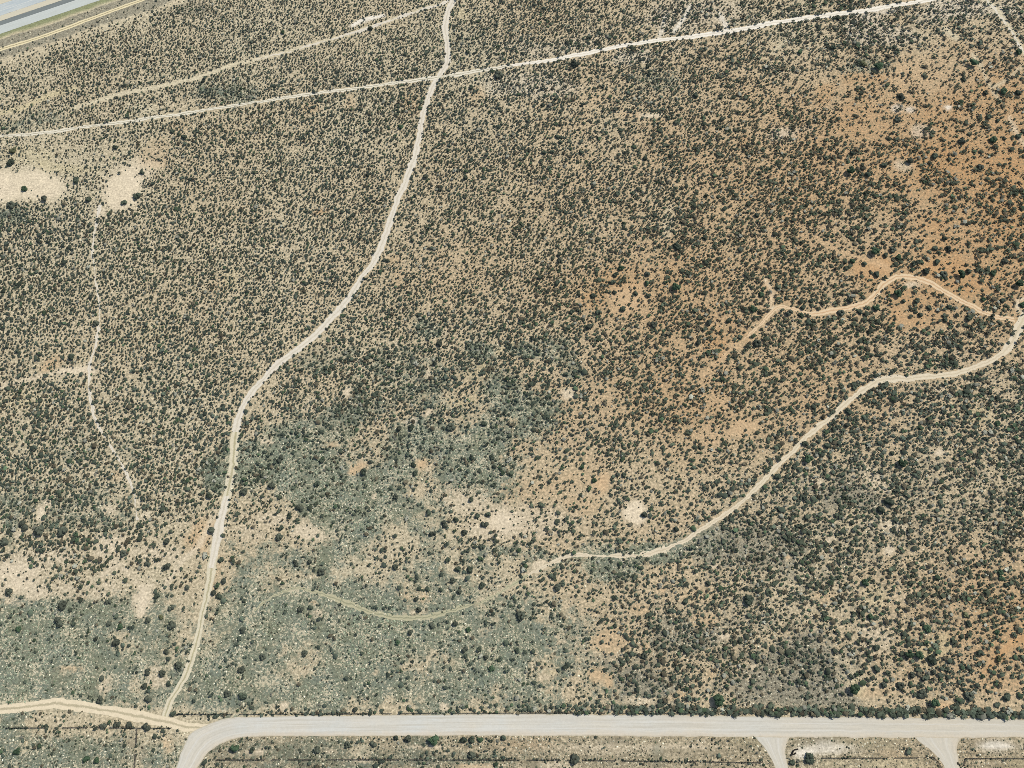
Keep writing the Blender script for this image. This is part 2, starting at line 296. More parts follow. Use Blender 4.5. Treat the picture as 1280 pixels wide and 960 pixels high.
    (570, 936, 70, 2.5, 2, SAND, .8, .2), (760, 935, 90, 6, 0, SAND, .6, .3), (700, 955, 30, 4, 0, SAND, .9, .1), (590, 959, 30, 3, 0, PINK, .9, .1), (650, 930, 40, 8, 0, PINK, .5, .5),
    (860, 932, 50, 4, 0, SAND, .6, .3), (935, 927, 24, 6, 10, OLIVE, .6, .3), (640, 960, 60, 4, 0, SAND, .4, .5), (880, 940, 50, 4, 0, LITTER, .5, .3), (822, 942, 6, 16, 0, HERB, .6, .5), (25, 930, 24, 12, 0, YELLOW, .4, .3),
    (208, 930, 10, 12, 0, PINK, .6, .2), (165, 930, 14, 14, 0, LITTER, .6, .3), (300, 948, 40, 10, 0, LITTER, .4, .4), (70, 902, 30, 6, 0, SAND, .4, .4), (664, 955, 10, 8, 0, LITTER, .8, .4),
]
# grassy grey-green ground (value 1) and grey-brown twiggy ground: cx, cy, rx, ry, angle, amount
HERBS = [(160, 790, 90, 50, 0, .6), (230, 830, 40, 60, 0, .5), (130, 870, 110, 20, 0, .7), (320, 790, 60, 70, 0, .7), (420, 540, 60, 50, 0, .6), (520, 480, 90, 60, 0, .45), (560, 730, 90, 50, 0, .55), (40, 760, 60, 26, 0, .7), (420, 660, 50, 40, 0, .5), (650, 880, 120, 14, 0, .5), (760, 860, 100, 20, 0, .35), (100, 640, 120, 26, 0, .4), (200, 940, 40, 24, 0, .6), (370, 570, 74, 34, -10, .9), (460, 620, 90, 44, 0, 1), (590, 570, 60, 46, 20, .9), (520, 550, 60, 34, 0, .8), (540, 412, 20, 14, 0, 1), (600, 440, 22, 8, 20, .9), (655, 440, 26, 9, 10, .9),
         (700, 440, 26, 16, 0, .5), (640, 505, 44, 40, 0, .8), (455, 655, 30, 16, 0, 1), (392, 455, 18, 10, 0, .6), (440, 440, 14, 10, 0, .7), (455, 515, 50, 26, 0, .5), (270, 600, 26, 20, -60, .9),
         (310, 590, 20, 40, 0, .9), (285, 560, 12, 14, 0, .6), (120, 615, 70, 16, 0, .35), (10, 650, 14, 28, 0, .8), (60, 800, 110, 56, 0, 1), (150, 830, 60, 40, 0, .7), (30, 850, 80, 36, 0, 1),
         (100, 560, 70, 24, 0, .35), (400, 700, 60, 26, -10, .8), (380, 790, 90, 50, 0, .9), (470, 800, 90, 60, 0, 1), (500, 860, 200, 32, 0, .85), (620, 820, 70, 60, 0, .9), (640, 760, 50, 30, 0, .6),
         (330, 700, 40, 40, 0, .5), (300, 860, 60, 34, 0, .8), (420, 740, 90, 30, 0, .8), (560, 790, 80, 40, 0, .8), (680, 700, 60, 14, 10, .6), (800, 695, 80, 12, -5, .8), (760, 700, 60, 20, 0, .7),
         (700, 830, 40, 60, 0, .5), (880, 680, 26, 20, -30, .6), (610, 690, 50, 12, 0, .5), (80, 935, 130, 26, 0, .9), (200, 945, 30, 18, 0, .4), (400, 945, 150, 22, 0, .7), (560, 950, 120, 12, 0, .6),
         (280, 115, 30, 12, 0, .7), (60, 150, 30, 10, 0, .4), (20, 158, 30, 8, 0, .5), (200, 760, 60, 30, 0, .4), (500, 350, 20, 12, 0, .1), (820, 100, 26, 14, 0, .4), (560, 60, 60, 26, 0, .25),
         (1090, 85, 36, 16, 0, .5), (40, 560, 60, 40, 0, .2), (720, 460, 20, 14, 0, .5), (20, 270, 26, 10, 0, .7)]
LITT = [(1100, 640, 190, 110, 0, .48), (1120, 800, 160, 90, 0, .42), (900, 800, 160, 90, 0, .45), (1200, 480, 100, 40, 0, .35), (960, 700, 90, 46, 10, .8), (950, 770, 80, 40, 0, .5), (1010, 840, 70, 44, 0, 1), (940, 860, 60, 30, 0, .8), (820, 860, 60, 26, 0, .8), (790, 830, 60, 20, 0, .6), (850, 800, 60, 30, 0, .7),
        (1050, 620, 50, 24, 20, .8), (970, 670, 40, 24, 0, .8), (1000, 740, 60, 30, 0, .5), (110, 80, 110, 16, -19, .4), (900, 690, 50, 30, -30, .7), (700, 935, 60, 12, 0, .3), (300, 940, 60, 14, 0, .4), (170, 935, 20, 26, 0, .8), (780, 945, 180, 16, 0, .35), (1200, 540, 60, 30, 0, .2),
        (420, 100, 40, 16, 0, .4), (240, 12, 40, 12, 0, .6), (50, 655, 60, 16, 0, .3), (1100, 935, 180, 14, 0, .3), (880, 520, 10, 10, 0, .1)]

def ell(px, py, c, wob, soft=0.0):
    cx, cy, rx, ry, a = c[:5]; a = math.radians(a)
    dx = px - cx; dy = py - cy
    u = (dx * math.cos(a) + dy * math.sin(a)) / rx; v = (-dx * math.sin(a) + dy * math.cos(a)) / ry
    r = np.sqrt(u * u + v * v) + wob
    return np.clip((1.35 + soft * .5 - r) / (0.7 + soft), 0, 1)

def box(px, py, c):
    m = 1.6 * max(c[2], c[3]) + 4
    return (np.abs(px - c[0]) < m) & (np.abs(py - c[1]) < m)

def gp(pts): return G([p[0] for p in pts], [p[1] for p in pts])
TRACKS = {k: smooth(gp(v), 3.0) for k, v in dict(A=TR_A, B=TR_B, E=TR_E, F=TR_F, G=TR_G, H=TR_H, H2=TR_H2, J=TR_J, C=[(562, 2), (520, 14), (480, 28), (440, 42), (400, 53), (362, 64)], T=[(1216, -16), (1232, -2), (1244, 12), (1252, 24), (1264, 40), (1276, 60), (1292, 84)]).items()}
def y_up(px): return np.interp(px, [p[0] for p in ROAD_UP[5:]], [p[1] for p in ROAD_UP[5:]])
HWY_S = -0.337
def hwy_off(px, py): return py - HWY_S * px       # y at x = 0 of the line parallel to the highway

def inside(px, py, poly):
    c = np.zeros(px.shape, bool); n = len(poly)
    for k in range(n):
        x0, y0 = poly[k]; x1, y1 = poly[k - 1]
        if y0 == y1: continue
        c ^= ((y0 > py) != (y1 > py)) & (px < (x1 - x0) * (py - y0) / (y1 - y0) + x0)
    return c
POLY_ROAD = ROAD_UP + ROAD_LO[::-1]
POLY_S1 = SPUR1[0] + SPUR1[1][::-1]; POLY_S2 = SPUR2[0] + SPUR2[1][::-1]

def field(x, y, want_col=True):
    """colour of the soil, herb amount, litter amount, bush cover multiplier at ground points"""
    px, py = P(x, y)
    w1 = (fbm(x, y, 16, 3, 4) - 0.5) * 1.7
    warm = sample(GW, px, py) / 9.0 + (fbm(x, y, 50, 5, 4) - 0.5) * 0.42
    warm = warm * (1 - 0.38 * np.clip((py - 520) / 90, 0, 1) * np.clip((1180 - px) / 120, 0, 1)) * (1 - 0.3 * np.clip((620 - px) / 200, 0, 1))
    warm = (np.clip(warm, 0, 1) ** 1.2)[:, None]
    col = np.array(PALE) * (1 - warm) + np.array(ORANGE) * warm
    cov = sample(GC, px, py) / 9.0
    sharp = lambda n, c: n
    mult = np.ones_like(px)
    herb = np.zeros_like(px); lit = np.zeros_like(px)
    for c in HERBS:
        k = box(px, py, c)
        herb[k] = np.maximum(herb[k], ell(px[k], py[k], c, w1[k] * 1.25, 0.5) * c[5])
    for c in LITT:
        k = box(px, py, c)
        lit[k] = np.maximum(lit[k], ell(px[k], py[k], c, w1[k] * 1.25, 0.5) * c[5])
    for c in PATCH:
        k = box(px, py, c)
        m = ell(px[k], py[k], c, w1[k] * (0.45 if c[1] < 275 and c[0] < 190 and c[6] >= 1 else 1.0 if c[2] < 12 or c[1] > 915 else 1.25))
        big = c[2] >= 18 and c[1] < 915
        mm = (m * c[6] * (0.7 if big else 0.9))[:, None]
        col[k] = col[k] * (1 - mm) + np.array(c[5]) * mm
        mult[k] *= 1 - m * (1 - (c[7] ** 0.58 if c[7] > .08 else c[7]))
        herb[k] *= 1 - m * 0.9 * c[6]; lit[k] *= 1 - m * 0.9 * c[6]
    for pts, hw, s, cc in STROKES:
        x0 = min(p[0] for p in pts) - 25; x1 = max(p[0] for p in pts) + 25; y0 = min(p[1] for p in pts) - 25; y1 = max(p[1] for p in pts) + 25
        k = (px > x0) & (px < x1) & (py > y0) & (py < y1)
        if not k.any(): continue
        d = seg_dist(px[k], py[k], smooth(pts, 8)) / hw + w1[k] * 0.7
        m = np.clip(1.7 - d, 0, 1) * min(1, s * 1.15)
        col[k] = col[k] * (1 - m[:, None]) + np.array(cc) * m[:, None]
        mult[k] *= 1 - m * 0.93; herb[k] *= 1 - m; lit[k] *= 1 - m
    # verge of the highway
    h = hwy_off(px, py) + (w1 * 4)
    g = np.clip((h - 38) / 3, 0, 1) * np.clip((51 - h) / 5, 0, 1)
    col = col * (1 - g[:, None]) + np.array(GRASS) * g[:, None]
    mult = mult * np.clip((h - 72) / 22, 0.10, 1); herb *= 1 - g; lit *= 1 - g
    lit = np.maximum(lit, np.clip((h - 49) / 3, 0, 1) * np.clip((80 - h) / 8, 0, 1) * np.clip((330 - px) / 60, 0, 1) * 0.95)
    return px, py, col, herb, lit, cov, mult

# ------------------------------------------------------------------ ground sheet (fine in view, coarse out to the horizon)
def axis(lo, hi, step, far):
    mid = np.arange(lo, hi + step, step); out = []
    d = step; p = mid[-1]
    while p < far: d *= 1.6; p += d; out.append(p)
    d = step; p = mid[0]; pre = []
    while p > -far: d *= 1.6; p -= d; pre.append(p)
    return np.array(pre[::-1] + list(mid) + out)
gx = axis(-430, 430, 2.2, 9000); gy = axis(-110, 545, 2.2, 9000)
X, Y = np.meshgrid(gx, gy); nx, ny = len(gx), len(gy)
fx, fy = X.ravel(), Y.ravel()
gpx, gpy, gcol, gherb, glit, gcov, gmul = field(np.clip(fx, -450, 450), np.clip(fy, -120, 560))
V = np.stack([fx, fy, np.zeros_like(fx)], 1)
idx = np.arange(nx * ny).reshape(ny, nx)
F = np.stack([idx[:-1, :-1], idx[:-1, 1:], idx[1:, 1:], idx[1:, :-1]], -1).reshape(-1, 4)
me = np_mesh('ground', V, F)
set_col(me, 'soil', np.hstack([gcol, np.clip(gmul * 1.6, 0.15, 1)[:, None]]))
south = np.clip((gpy - 917) / 5, 0, 1) * np.clip((gpx - 235) / 20, 0, 1)
set_col(me, 'mask', np.stack([gherb, glit, south * np.clip(gmul * 1.3, 0.12, 1)], 1))

m = NT('ground_soil')
vec = m.coord(); soil = m.attr('soil').outputs['Color']; veg = m.attr('soil').outputs['Alpha']
sep = m.n('ShaderNodeSeparateColor'); m.t.links.new(m.attr('mask').outputs['Color'], sep.inputs[0])
nA = m.noise(vec, 0.8, 2, 0.6); nB = m.noise(vec, 0.2, 3, 0.6); nC = m.noise(vec, 0.55, 2, 0.6)
base = m.mul(soil, m.ramp(nB, 0.25, 0.75, 0.82, 1.16))
base = m.mul(base, m.ramp(nA, 0.28, 0.72, 0.74, 1.22))
# small stains of litter and dry tussock on the open soil
tus = m.ramp(m.math('ADD', m.noise(vec, 0.7, 2, 0.6), m.math('MULTIPLY', nB, 0.35)), 0.60, 0.76)
base = m.mix(m.math('MULTIPLY', m.math('MULTIPLY', tus, veg), 0.62), base, alb(124, 117, 92))
# herb layer: grey-green mat with pale gaps
hb = m.mix(m.ramp(m.noise(vec, 0.08, 3), 0.35, 0.65), HERB, alb(118, 122, 100))
hb = m.mul(hb, m.ramp(nC, 0.25, 0.75, 0.66, 1.30))
hb = m.mul(hb, m.ramp(nA, 0.3, 0.7, 0.74, 1.22))
gap = m.ramp(m.math('ADD', m.noise(vec, 0.75, 2, 0.7), m.math('MULTIPLY', m.noise(vec, 0.09, 3, 0.6), 0.55)), 0.80, 0.90)
hb = m.mix(m.math('MULTIPLY', gap, 0.8), hb, PALE)
hm = m.math('ADD', m.math('MULTIPLY', sep.outputs[0], 1.15), m.math('MULTIPLY', m.math('SUBTRACT', m.noise(vec, 0.22, 6, 0.8), 0.5), 2.6))
base = m.mix(m.math('MULTIPLY', m.ramp(hm, 0.28, 0.62), 0.95), base, hb)
lt = m.mul(m.mix(m.noise(vec, 0.3, 2), LITTER, alb(134, 132, 116)), m.ramp(nC, 0.25, 0.75, 0.6, 1.45))
lt = m.mul(lt, m.ramp(nA, 0.3, 0.7, 0.78, 1.2))
lt = m.mix(m.math('MULTIPLY', m.ramp(m.noise(vec, 0.75, 2, 0.7), 0.56, 0.64), 0.6), lt, PALE)
lm = m.math('ADD', sep.outputs[1], m.math('MULTIPLY', m.math('SUBTRACT', m.noise(vec, 0.25, 6, 0.8), 0.5), 2.4))
base = m.mix(m.math('MULTIPLY', m.ramp(lm, 0.36, 0.76), 0.9), base, lt)
# south of the gravel road the growth runs in bands along it
v2 = m.coord((0.22, 1.0, 1.0))
band = m.ramp(m.noise(v2, 0.55, 4, 0.75), 0.44, 0.6)
spk = m.ramp(m.noise(vec, 0.6, 3, 0.8), 0.47, 0.6)
bb = m.mix(m.math('MULTIPLY', m.math('MAXIMUM', m.math('MULTIPLY', band, 0.7), spk), 0.75), base, alb(108, 100, 80))
base = m.mix(sep.outputs[2], base, bb)
m.bump(m.math('ADD', nA, nC), 0.6, 0.25)
m.out(base)
ground = link('ground', me, m.m); tag(ground, kind='structure')

# ------------------------------------------------------------------ roads and tracks
def strip(name, left, right, z, mat, jit=0.25, nc=6, seed=1, step=1.0):
    """sheet between two edge lines given on the ground"""
    n = max(len(left), len(right)) * 1
    def res(e):
        e = smooth(e, step); d = np.r_[0, np.cumsum(np.hypot(*np.diff(e, axis=0).T))]; return e, d
    L, dl = res(left); R, dr = res(right)
    k = int(max(dl[-1], dr[-1]) / step) + 2; t = np.linspace(0, 1, k)
    L = np.stack([np.interp(t * dl[-1], dl, L[:, i]) for i in (0, 1)], 1); R = np.stack([np.interp(t * dr[-1], dr, R[:, i]) for i in (0, 1)], 1)
    run = t * max(dl[-1], dr[-1])
    def jn(o): return (fbm(run, run * 0 + o, 2.2, seed, 2) - 0.5) * 2.4 * jit + (fbm(run, run * 0 + o + 9, 9, seed, 2) - 0.5) * 2.5 * jit
    w = np.hypot(*(R - L).T) + 1e-6; dirn = (R - L) / w[:, None]
    L = L + dirn * jn(3.3)[:, None]; R = R + dirn * jn(71.7)[:, None]
    us = np.linspace(0, 1, nc + 1)
    V = (L[:, None, :] * (1 - us)[None, :, None] + R[:, None, :] * us[None, :, None]).reshape(-1, 2)
    V = np.hstack([V, np.full((len(V), 1), z)])
    ii = np.arange(k * (nc + 1)).reshape(k, nc + 1)
    F = np.stack([ii[:-1, :-1], ii[:-1, 1:], ii[1:, 1:], ii[1:, :-1]], -1).reshape(-1, 4)
    me = np_mesh(name, V, F)
    if me.polygons[len(F) // 2].normal.z < 0: me.flip_normals()
    U = np.tile(us, k); S = np.repeat(run, nc + 1)
    set_col(me, 'road', np.stack([U, S / 1000.0, np.zeros_like(U)], 1))
    o = link(name, me, mat); tag(o, kind='structure'); return o

def ribbon(name, pts_px, widths, z, mat, jit=0.3, seed=1):
    """widths: metres, one value or list of (index fraction, width)"""
    g = smooth(gp(pts_px), 2.0); k = len(g); t = np.linspace(0, 1, k)
    w = np.interp(t, [a for a, b in widths], [b for a, b in widths]) / 2
    tan = np.gradient(g, axis=0); tan /= np.hypot(*tan.T)[:, None]; nor = np.stack([-tan[:, 1], tan[:, 0]], 1)
    return strip(name, g + nor * w[:, None], g - nor * w[:, None], z, mat, jit, 6, seed)

def track_mat(name, c_rut, c_mid, mid_amt, c_edge, rut=0.24, wob=0.1):
    m = NT(name); vec = m.coord()
    sp = m.n('ShaderNodeSeparateColor'); m.t.links.new(m.attr('road').outputs['Color'], sp.inputs[0])
    u = m.math('ADD', sp.outputs[0], m.math('MULTIPLY', m.math('SUBTRACT', m.noise(vec, 0.3, 3, 0.6), 0.5), wob * 2))
    a = m.math('ABSOLUTE', m.math('SUBTRACT', u, 0.5))             # 0 in the middle, 0.5 at the edge
    nn = m.noise(vec, 1.4, 3, 0.7)
    mid = m.math('MULTIPLY', m.ramp(m.math('ADD', a, m.math('MULTIPLY', m.math('SUBTRACT', nn, 0.5), 0.25)), 0.06, 0.16, 1, 0), mid_amt)
    edge = m.ramp(m.math('ADD', a, m.math('MULTIPLY', m.math('SUBTRACT', m.noise(vec, 0.7, 3, 0.7), 0.5), 0.5)), 0.42, 0.55)
    c = m.mix(mid, c_rut, c_mid); c = m.mix(m.math('MULTIPLY', edge, 0.7), c, c_edge)
    c = m.mul(c, m.ramp(m.noise(vec, 0.5, 4, 0.7), 0.2, 0.8, 0.86, 1.12))
    c = m.mul(c, m.ramp(nn, 0.2, 0.8, 0.9, 1.08))
    m.bump(nn, 0.4, 0.12); return m.out(c)

M_dirtA = track_mat('pale_track_dirt', alb(216, 207, 188), alb(192, 182, 158), 0.55, alb(182, 172, 146))
M_dirtB = track_mat('white_track_dirt', alb(222, 214, 192), alb(158, 152, 126), 0.85, alb(190, 180, 152))
M_dirtW = track_mat('chalky_track_dirt', alb(232, 224, 206), alb(200, 190, 168), 0.6, alb(200, 192, 168))
M_dirtG = track_mat('orange_track_dirt', alb(216, 192, 156), alb(194, 158, 118), 0.8, ORANGE)
M_dirtH = track_mat('tan_track_dirt', alb(214, 200, 172), alb(190, 175, 144), 0.6, alb(196, 180, 148))
M_dirtJ = track_mat('sandy_track_dirt', alb(220, 205, 174), alb(168, 158, 128), 0.8, PALE)
M_dirtL = track_mat('grassy_track_dirt', alb(210, 200, 172), alb(166, 158, 122), 0.8, alb(176, 170, 142))
M_faint = track_mat('faint_track_dirt', alb(180, 174, 142), alb(140, 140, 112), 0.8, alb(148, 148, 122))
M_yel = track_mat('yellow_track_dirt', alb(222, 208, 168), alb(158, 146, 112), 0.9, alb(160, 150, 120))

ribbon('dirt_track', TR_A[:28], [(0, 3.9), (.2, 4.2), (.3, 3.6), (.45, 4.6), (.55, 3.8), (.7, 4.1), (1, 4.2)], 0.030, M_dirtA, 0.75, 3)
ribbon('dirt_track', TR_A[27:], [(0, 4.8), (.3, 4.8), (.45, 5.6), (.6, 3.8), (1, 3.6)], 0.034, M_dirtL, 0.55, 4)
ribbon('dirt_track', TR_A[30:34], [(0, 3), (.5, 5.6), (1, 3)], 0.038, M_dirtA, 0.5, 14)
ribbon('dirt_track', TR_B[:12], [(0, 2.2), (.3, 2.8), (.6, 2.5), (.9, 2.8), (1, 3.0)], 0.042, M_dirtB, 0.8, 5)
ribbon('dirt_track', TR_B[11:], [(0, 2.8), (.3, 3.7), (.5, 4.4), (.8, 3.7), (1, 3.6)], 0.046, M_dirtW, 0.7, 6)
ribbon('dirt_track', TR_F, [(0, 3.6), (1, 3.2)], 0.030, M_yel, 0.25, 7)
ribbon('dirt_track', [(562, 2), (540, 8), (520, 14), (480, 28), (440, 42), (400, 53), (362, 64), (320, 74)], [(0, 2.2), (.3, 1.5), (.7, 1.6), (1, .6)], 0.026, M_dirtA, 1.1, 15)
ribbon('dirt_track', [(482, 19), (466, 22), (452, 26), (440, 32)], [(0, 1.0), (.5, 2.2), (1, 1.0)], 0.026, M_dirtW, 1.0, 16)
ribbon('dirt_track', [(1216, -16), (1232, -2), (1244, 12), (1252, 24), (1264, 40), (1276, 60), (1292, 84)], [(0, 1.6), (.5, 2.0), (1, 1.6)], 0.026, M_dirtA, 1.1, 17)
ribbon('footpath', TR_E, [(0, 1.8), (.3, 1.0), (.5, 1.5), (.6, 2.0), (.8, 1.0), (1, .7)], 0.030, M_dirtA, 0.8, 8)
ribbon('dirt_track', TR_G, [(0, 3.8), (.3, 3.6), (.5, 4.2), (.75, 2.9), (1, 1.4)], 0.030, M_dirtG, 0.75, 9)
ribbon('dirt_track', TR_H, [(0, 6.5), (.1, 6.2), (.2, 4.4), (.35, 3.0), (.45, 4.2), (.55, 3.2), (.75, 2.4), (1, 2.2)], 0.034, M_dirtH, 0.8, 10)
ribbon('dirt_track', TR_H2[:6], [(0, 2.4), (.5, 2.0), (.8, 2.6), (1, 1.6)], 0.032, M_dirtH, 0.9, 11)
ribbon('dirt_track', TR_H2[5:], [(0, 2.0), (.6, 2.4), (1, 1.2)], 0.030, M_faint, 1.0, 18)
ribbon('dirt_track', TR_J, [(0, 4.6), (.5, 5.0), (.8, 5.4), (1, 3.6)], 0.042, M_dirtJ, 0.5, 12)

# gravel road
m = NT('gravel_road_surface'); vec = m.coord()
sp = m.n('ShaderNodeSeparateColor'); m.t.links.new(m.attr('road').outputs['Color'], sp.inputs[0])
cmb = m.n('ShaderNodeCombineXYZ'); m.put(cmb.inputs[0], m.math('MULTIPLY', sp.outputs[0], 11.0)); m.put(cmb.inputs[1], m.math('MULTIPLY', sp.outputs[1], 22.0))
streak = m.noise(cmb.outputs[0], 0.9, 4, 0.65)
c = m.mix(m.ramp(m.noise(vec, 0.03, 4, .6), 0.38, 0.62), alb(202, 202, 193), alb(205, 198, 181))
cx_ = m.n('ShaderNodeSeparateXYZ'); m.put(cx_.inputs[0], vec)
c = m.mix(m.ramp(cx_.outputs[0], 40, 260, 0, 0.75), c, alb(200, 190, 168))
c = m.mix(m.math('MULTIPLY', m.ramp(streak, 0.42, 0.66), 0.7), c, alb(184, 178, 162))
e = m.ramp(m.math('ADD', sp.outputs[0], m.math('MULTIPLY', m.math('SUBTRACT', m.noise(vec, 0.35, 3), 0.5), 0.3)), 0.74, 0.95)
tr = m.ramp(m.math('ABSOLUTE', m.math('SUBTRACT', m.math('ABSOLUTE', m.math('SUBTRACT', sp.outputs[0], 0.5)), 0.17)), 0.0, 0.05, 1, 0)
c = m.mix(m.math('MULTIPLY', tr, m.ramp(m.noise(vec, 0.06, 3), .35, .65, 0.1, 0.5)), c, alb(214, 211, 202))
c = m.mix(m.math('MULTIPLY', e, 0.6), c, alb(206, 192, 168))
e2 = m.ramp(m.math('ADD', m.math('ABSOLUTE', m.math('SUBTRACT', sp.outputs[0], 0.5)), m.math('MULTIPLY', m.math('SUBTRACT', m.noise(vec, 0.6, 4, .7), 0.5), 0.22)), 0.43, 0.5)
c = m.mix(m.math('MULTIPLY', e2, 0.55), c, alb(176, 165, 138))
c = m.mul(c, m.ramp(m.noise(vec, 0.7, 4, 0.75), 0.2, 0.8, 0.91, 1.07))
m.bump(m.noise(vec, 3, 3), 0.3, 0.05); m.out(c)
strip('gravel_road', gp(ROAD_UP), gp(ROAD_LO), 0.055, m.m, 0.30, 10, 21)
mg = m.m
strip('gravel_side_road', gp(SPUR1[0]), gp(SPUR1[1]), 0.050, mg, 0.35, 6, 22)
strip('gravel_side_road', gp(SPUR2[0]), gp(SPUR2[1]), 0.050, mg, 0.35, 6, 23)

# highway in the far corner
def hw(y0, xa=-330, xb=330): return gp([(xa, y0 + HWY_S * xa), (xb, y0 + HWY_S * xb)])
def road_mat(name, a, b, amt=0.5):
    m = NT(name); vec = m.coord(); sp = m.n('ShaderNodeSeparateColor'); m.t.links.new(m.attr('road').outputs['Color'], sp.inputs[0])
    cb = m.n('ShaderNodeCombineXYZ'); m.put(cb.inputs[0], m.math('MULTIPLY', sp.outputs[0], 9.0)); m.put(cb.inputs[1], m.math('MULTIPLY', sp.outputs[1], 60.0))
    c = m.mix(m.math('MULTIPLY', m.ramp(m.noise(cb.outputs[0], 0.8, 4, 0.7), 0.4, 0.65), amt), a, b)
    c = m.mul(c, m.ramp(m.noise(vec, 1.0, 3), 0.2, 0.8, 0.95, 1.05)); return m.out(c)
M_sh = road_mat('worn_shoulder_asphalt', alb(190, 195, 188), alb(178, 180, 170))
M_as = road_mat('dark_lane_asphalt', alb(114, 121, 119), alb(138, 142, 136))
M_as2 = road_mat('pale_lane_asphalt', alb(172, 181, 182), alb(196, 198, 190), 0.9)
M_md = road_mat('median_gravel', alb(196, 190, 168), alb(206, 196, 170), 0.8)
M_ln = road_mat('road_paint', alb(208, 210, 202), alb(190, 194, 188))
strip('highway_shoulder', hw(32.5), hw(42.5), 0.060, M_sh, 0.15, 4, 31)
strip('highway_lane', hw(26.5), hw(32.5), 0.060, M_as, 0.04, 3, 32)
strip('highway_median', hw(20.0), hw(26.5), 0.060, M_md, 0.2, 3, 33)
strip('highway_lane', hw(5.5), hw(20.0), 0.060, M_as2, 0.04, 4, 34)
strip('highway_shoulder', hw(-2.0), hw(5.5), 0.060, M_md, 0.2, 3, 35)
strip('highway_lane', hw(-22.0), hw(-2.0), 0.060, M_as2, 0.04, 4, 36)
for y0 in (32.2, 13.6): strip('road_line', hw(y0), hw(y0 + 0.45), 0.068, M_ln, 0.01, 1, 37)

# ------------------------------------------------------------------ bushes
def bush_mat(name, attr=True, tint=None):
    m = NT(name); vec = m.coord()
    m.b.inputs['Roughness'].default_value = 0.8
    if tint is None: c = m.attr('leaf').outputs['Color']
    else:
        oi = m.n('ShaderNodeObjectInfo'); c = m.mul(tint, m.ramp(oi.outputs['Random'], 0, 1, 0.72, 1.3))
        c = m.mul(c, m.math('MULTIPLY', m.attr('leaf').outputs['Fac'], 1.0))
    c = m.mul(c, m.ramp(m.noise(vec, 2.2, 3, 0.7), 0.25, 0.75, 0.72, 1.35))
    return m.out(c)

def ico_dome(sub):
    import bmesh
    bm = bmesh.new(); bmesh.ops.create_icosphere(bm, subdivisions=sub, radius=1.0)
    for v in list(bm.verts):
        if v.co.z < -0.35: bm.verts.remove(v)
    bm.verts.index_update(); bm.verts.ensure_lookup_table()
    V = np.array([v.co[:] for v in bm.verts]); F = np.array([[v.index for v in f.verts] for f in bm.faces]); bm.free()
    return V, F

def proto(seed, n_lobe, n_leaf, sub, leaf=0.3, flat=0.75):
    """unit-radius bush: several ragged lobes plus tilted leaf clumps"""
    r = np.random.RandomState(seed); D, DF = ico_dome(sub); Vs = []; Fs = []; Cs = []; o = 0; cen = []
    for k in range(n_lobe):
        a = r.uniform(0, 6.283) ; q = 0 if n_lobe == 1 else r.uniform(0.25, 0.62)
        s = r.uniform(0.42, 0.62) if n_lobe > 1 else 0.92
        c = np.array([q * math.cos(a), q * math.sin(a), 0.30 + r.uniform(-.05, .25) * (n_lobe > 1)]); cen.append((c, s))
        V = D * (1 + r.uniform(-0.28, 0.28, (len(D), 1))) * s * np.array([r.uniform(.8, 1.15), r.uniform(.8, 1.15), flat]) + c
        V[:, 2] = np.maximum(V[:, 2], 0.02)
        Vs.append(V); Fs.append(DF + o); o += len(V); Cs.append(np.clip(r.normal(1, 0.16, len(V)), .6, 1.5))
    for k in range(n_leaf):
        c, s = cen[r.randint(len(cen))]
        d = r.normal(size=3); d[2] = abs(d[2]) * 0.9 + 0.05; d /= np.linalg.norm(d)
        p = c + d * s * r.uniform(0.82, 1.18) * np.array([1, 1, flat])
        n = d + r.normal(size=3) * 0.6; n /= np.linalg.norm(n)
        t = np.cross(n, r.normal(size=3)); t /= np.linalg.norm(t); b = np.cross(n, t)
        L = leaf * r.uniform(0.6, 1.3); W = L * r.uniform(0.5, 0.9)
        q = np.array([p + t * L * .5, p + b * W * .5 + n * .05, p - t * L * .5, p - b * W * .5 + n * .04])
        q[:, 2] = np.maximum(q[:, 2], 0.03)
        Vs.append(q); Fs.append(np.array([[0, 1, 2], [0, 2, 3]]) + o); o += 4; Cs.append(np.full(4, np.clip(r.normal(1.1, 0.28), .55, 1.9)))
    return np.vstack(Vs), np.vstack(Fs), np.concatenate(Cs)

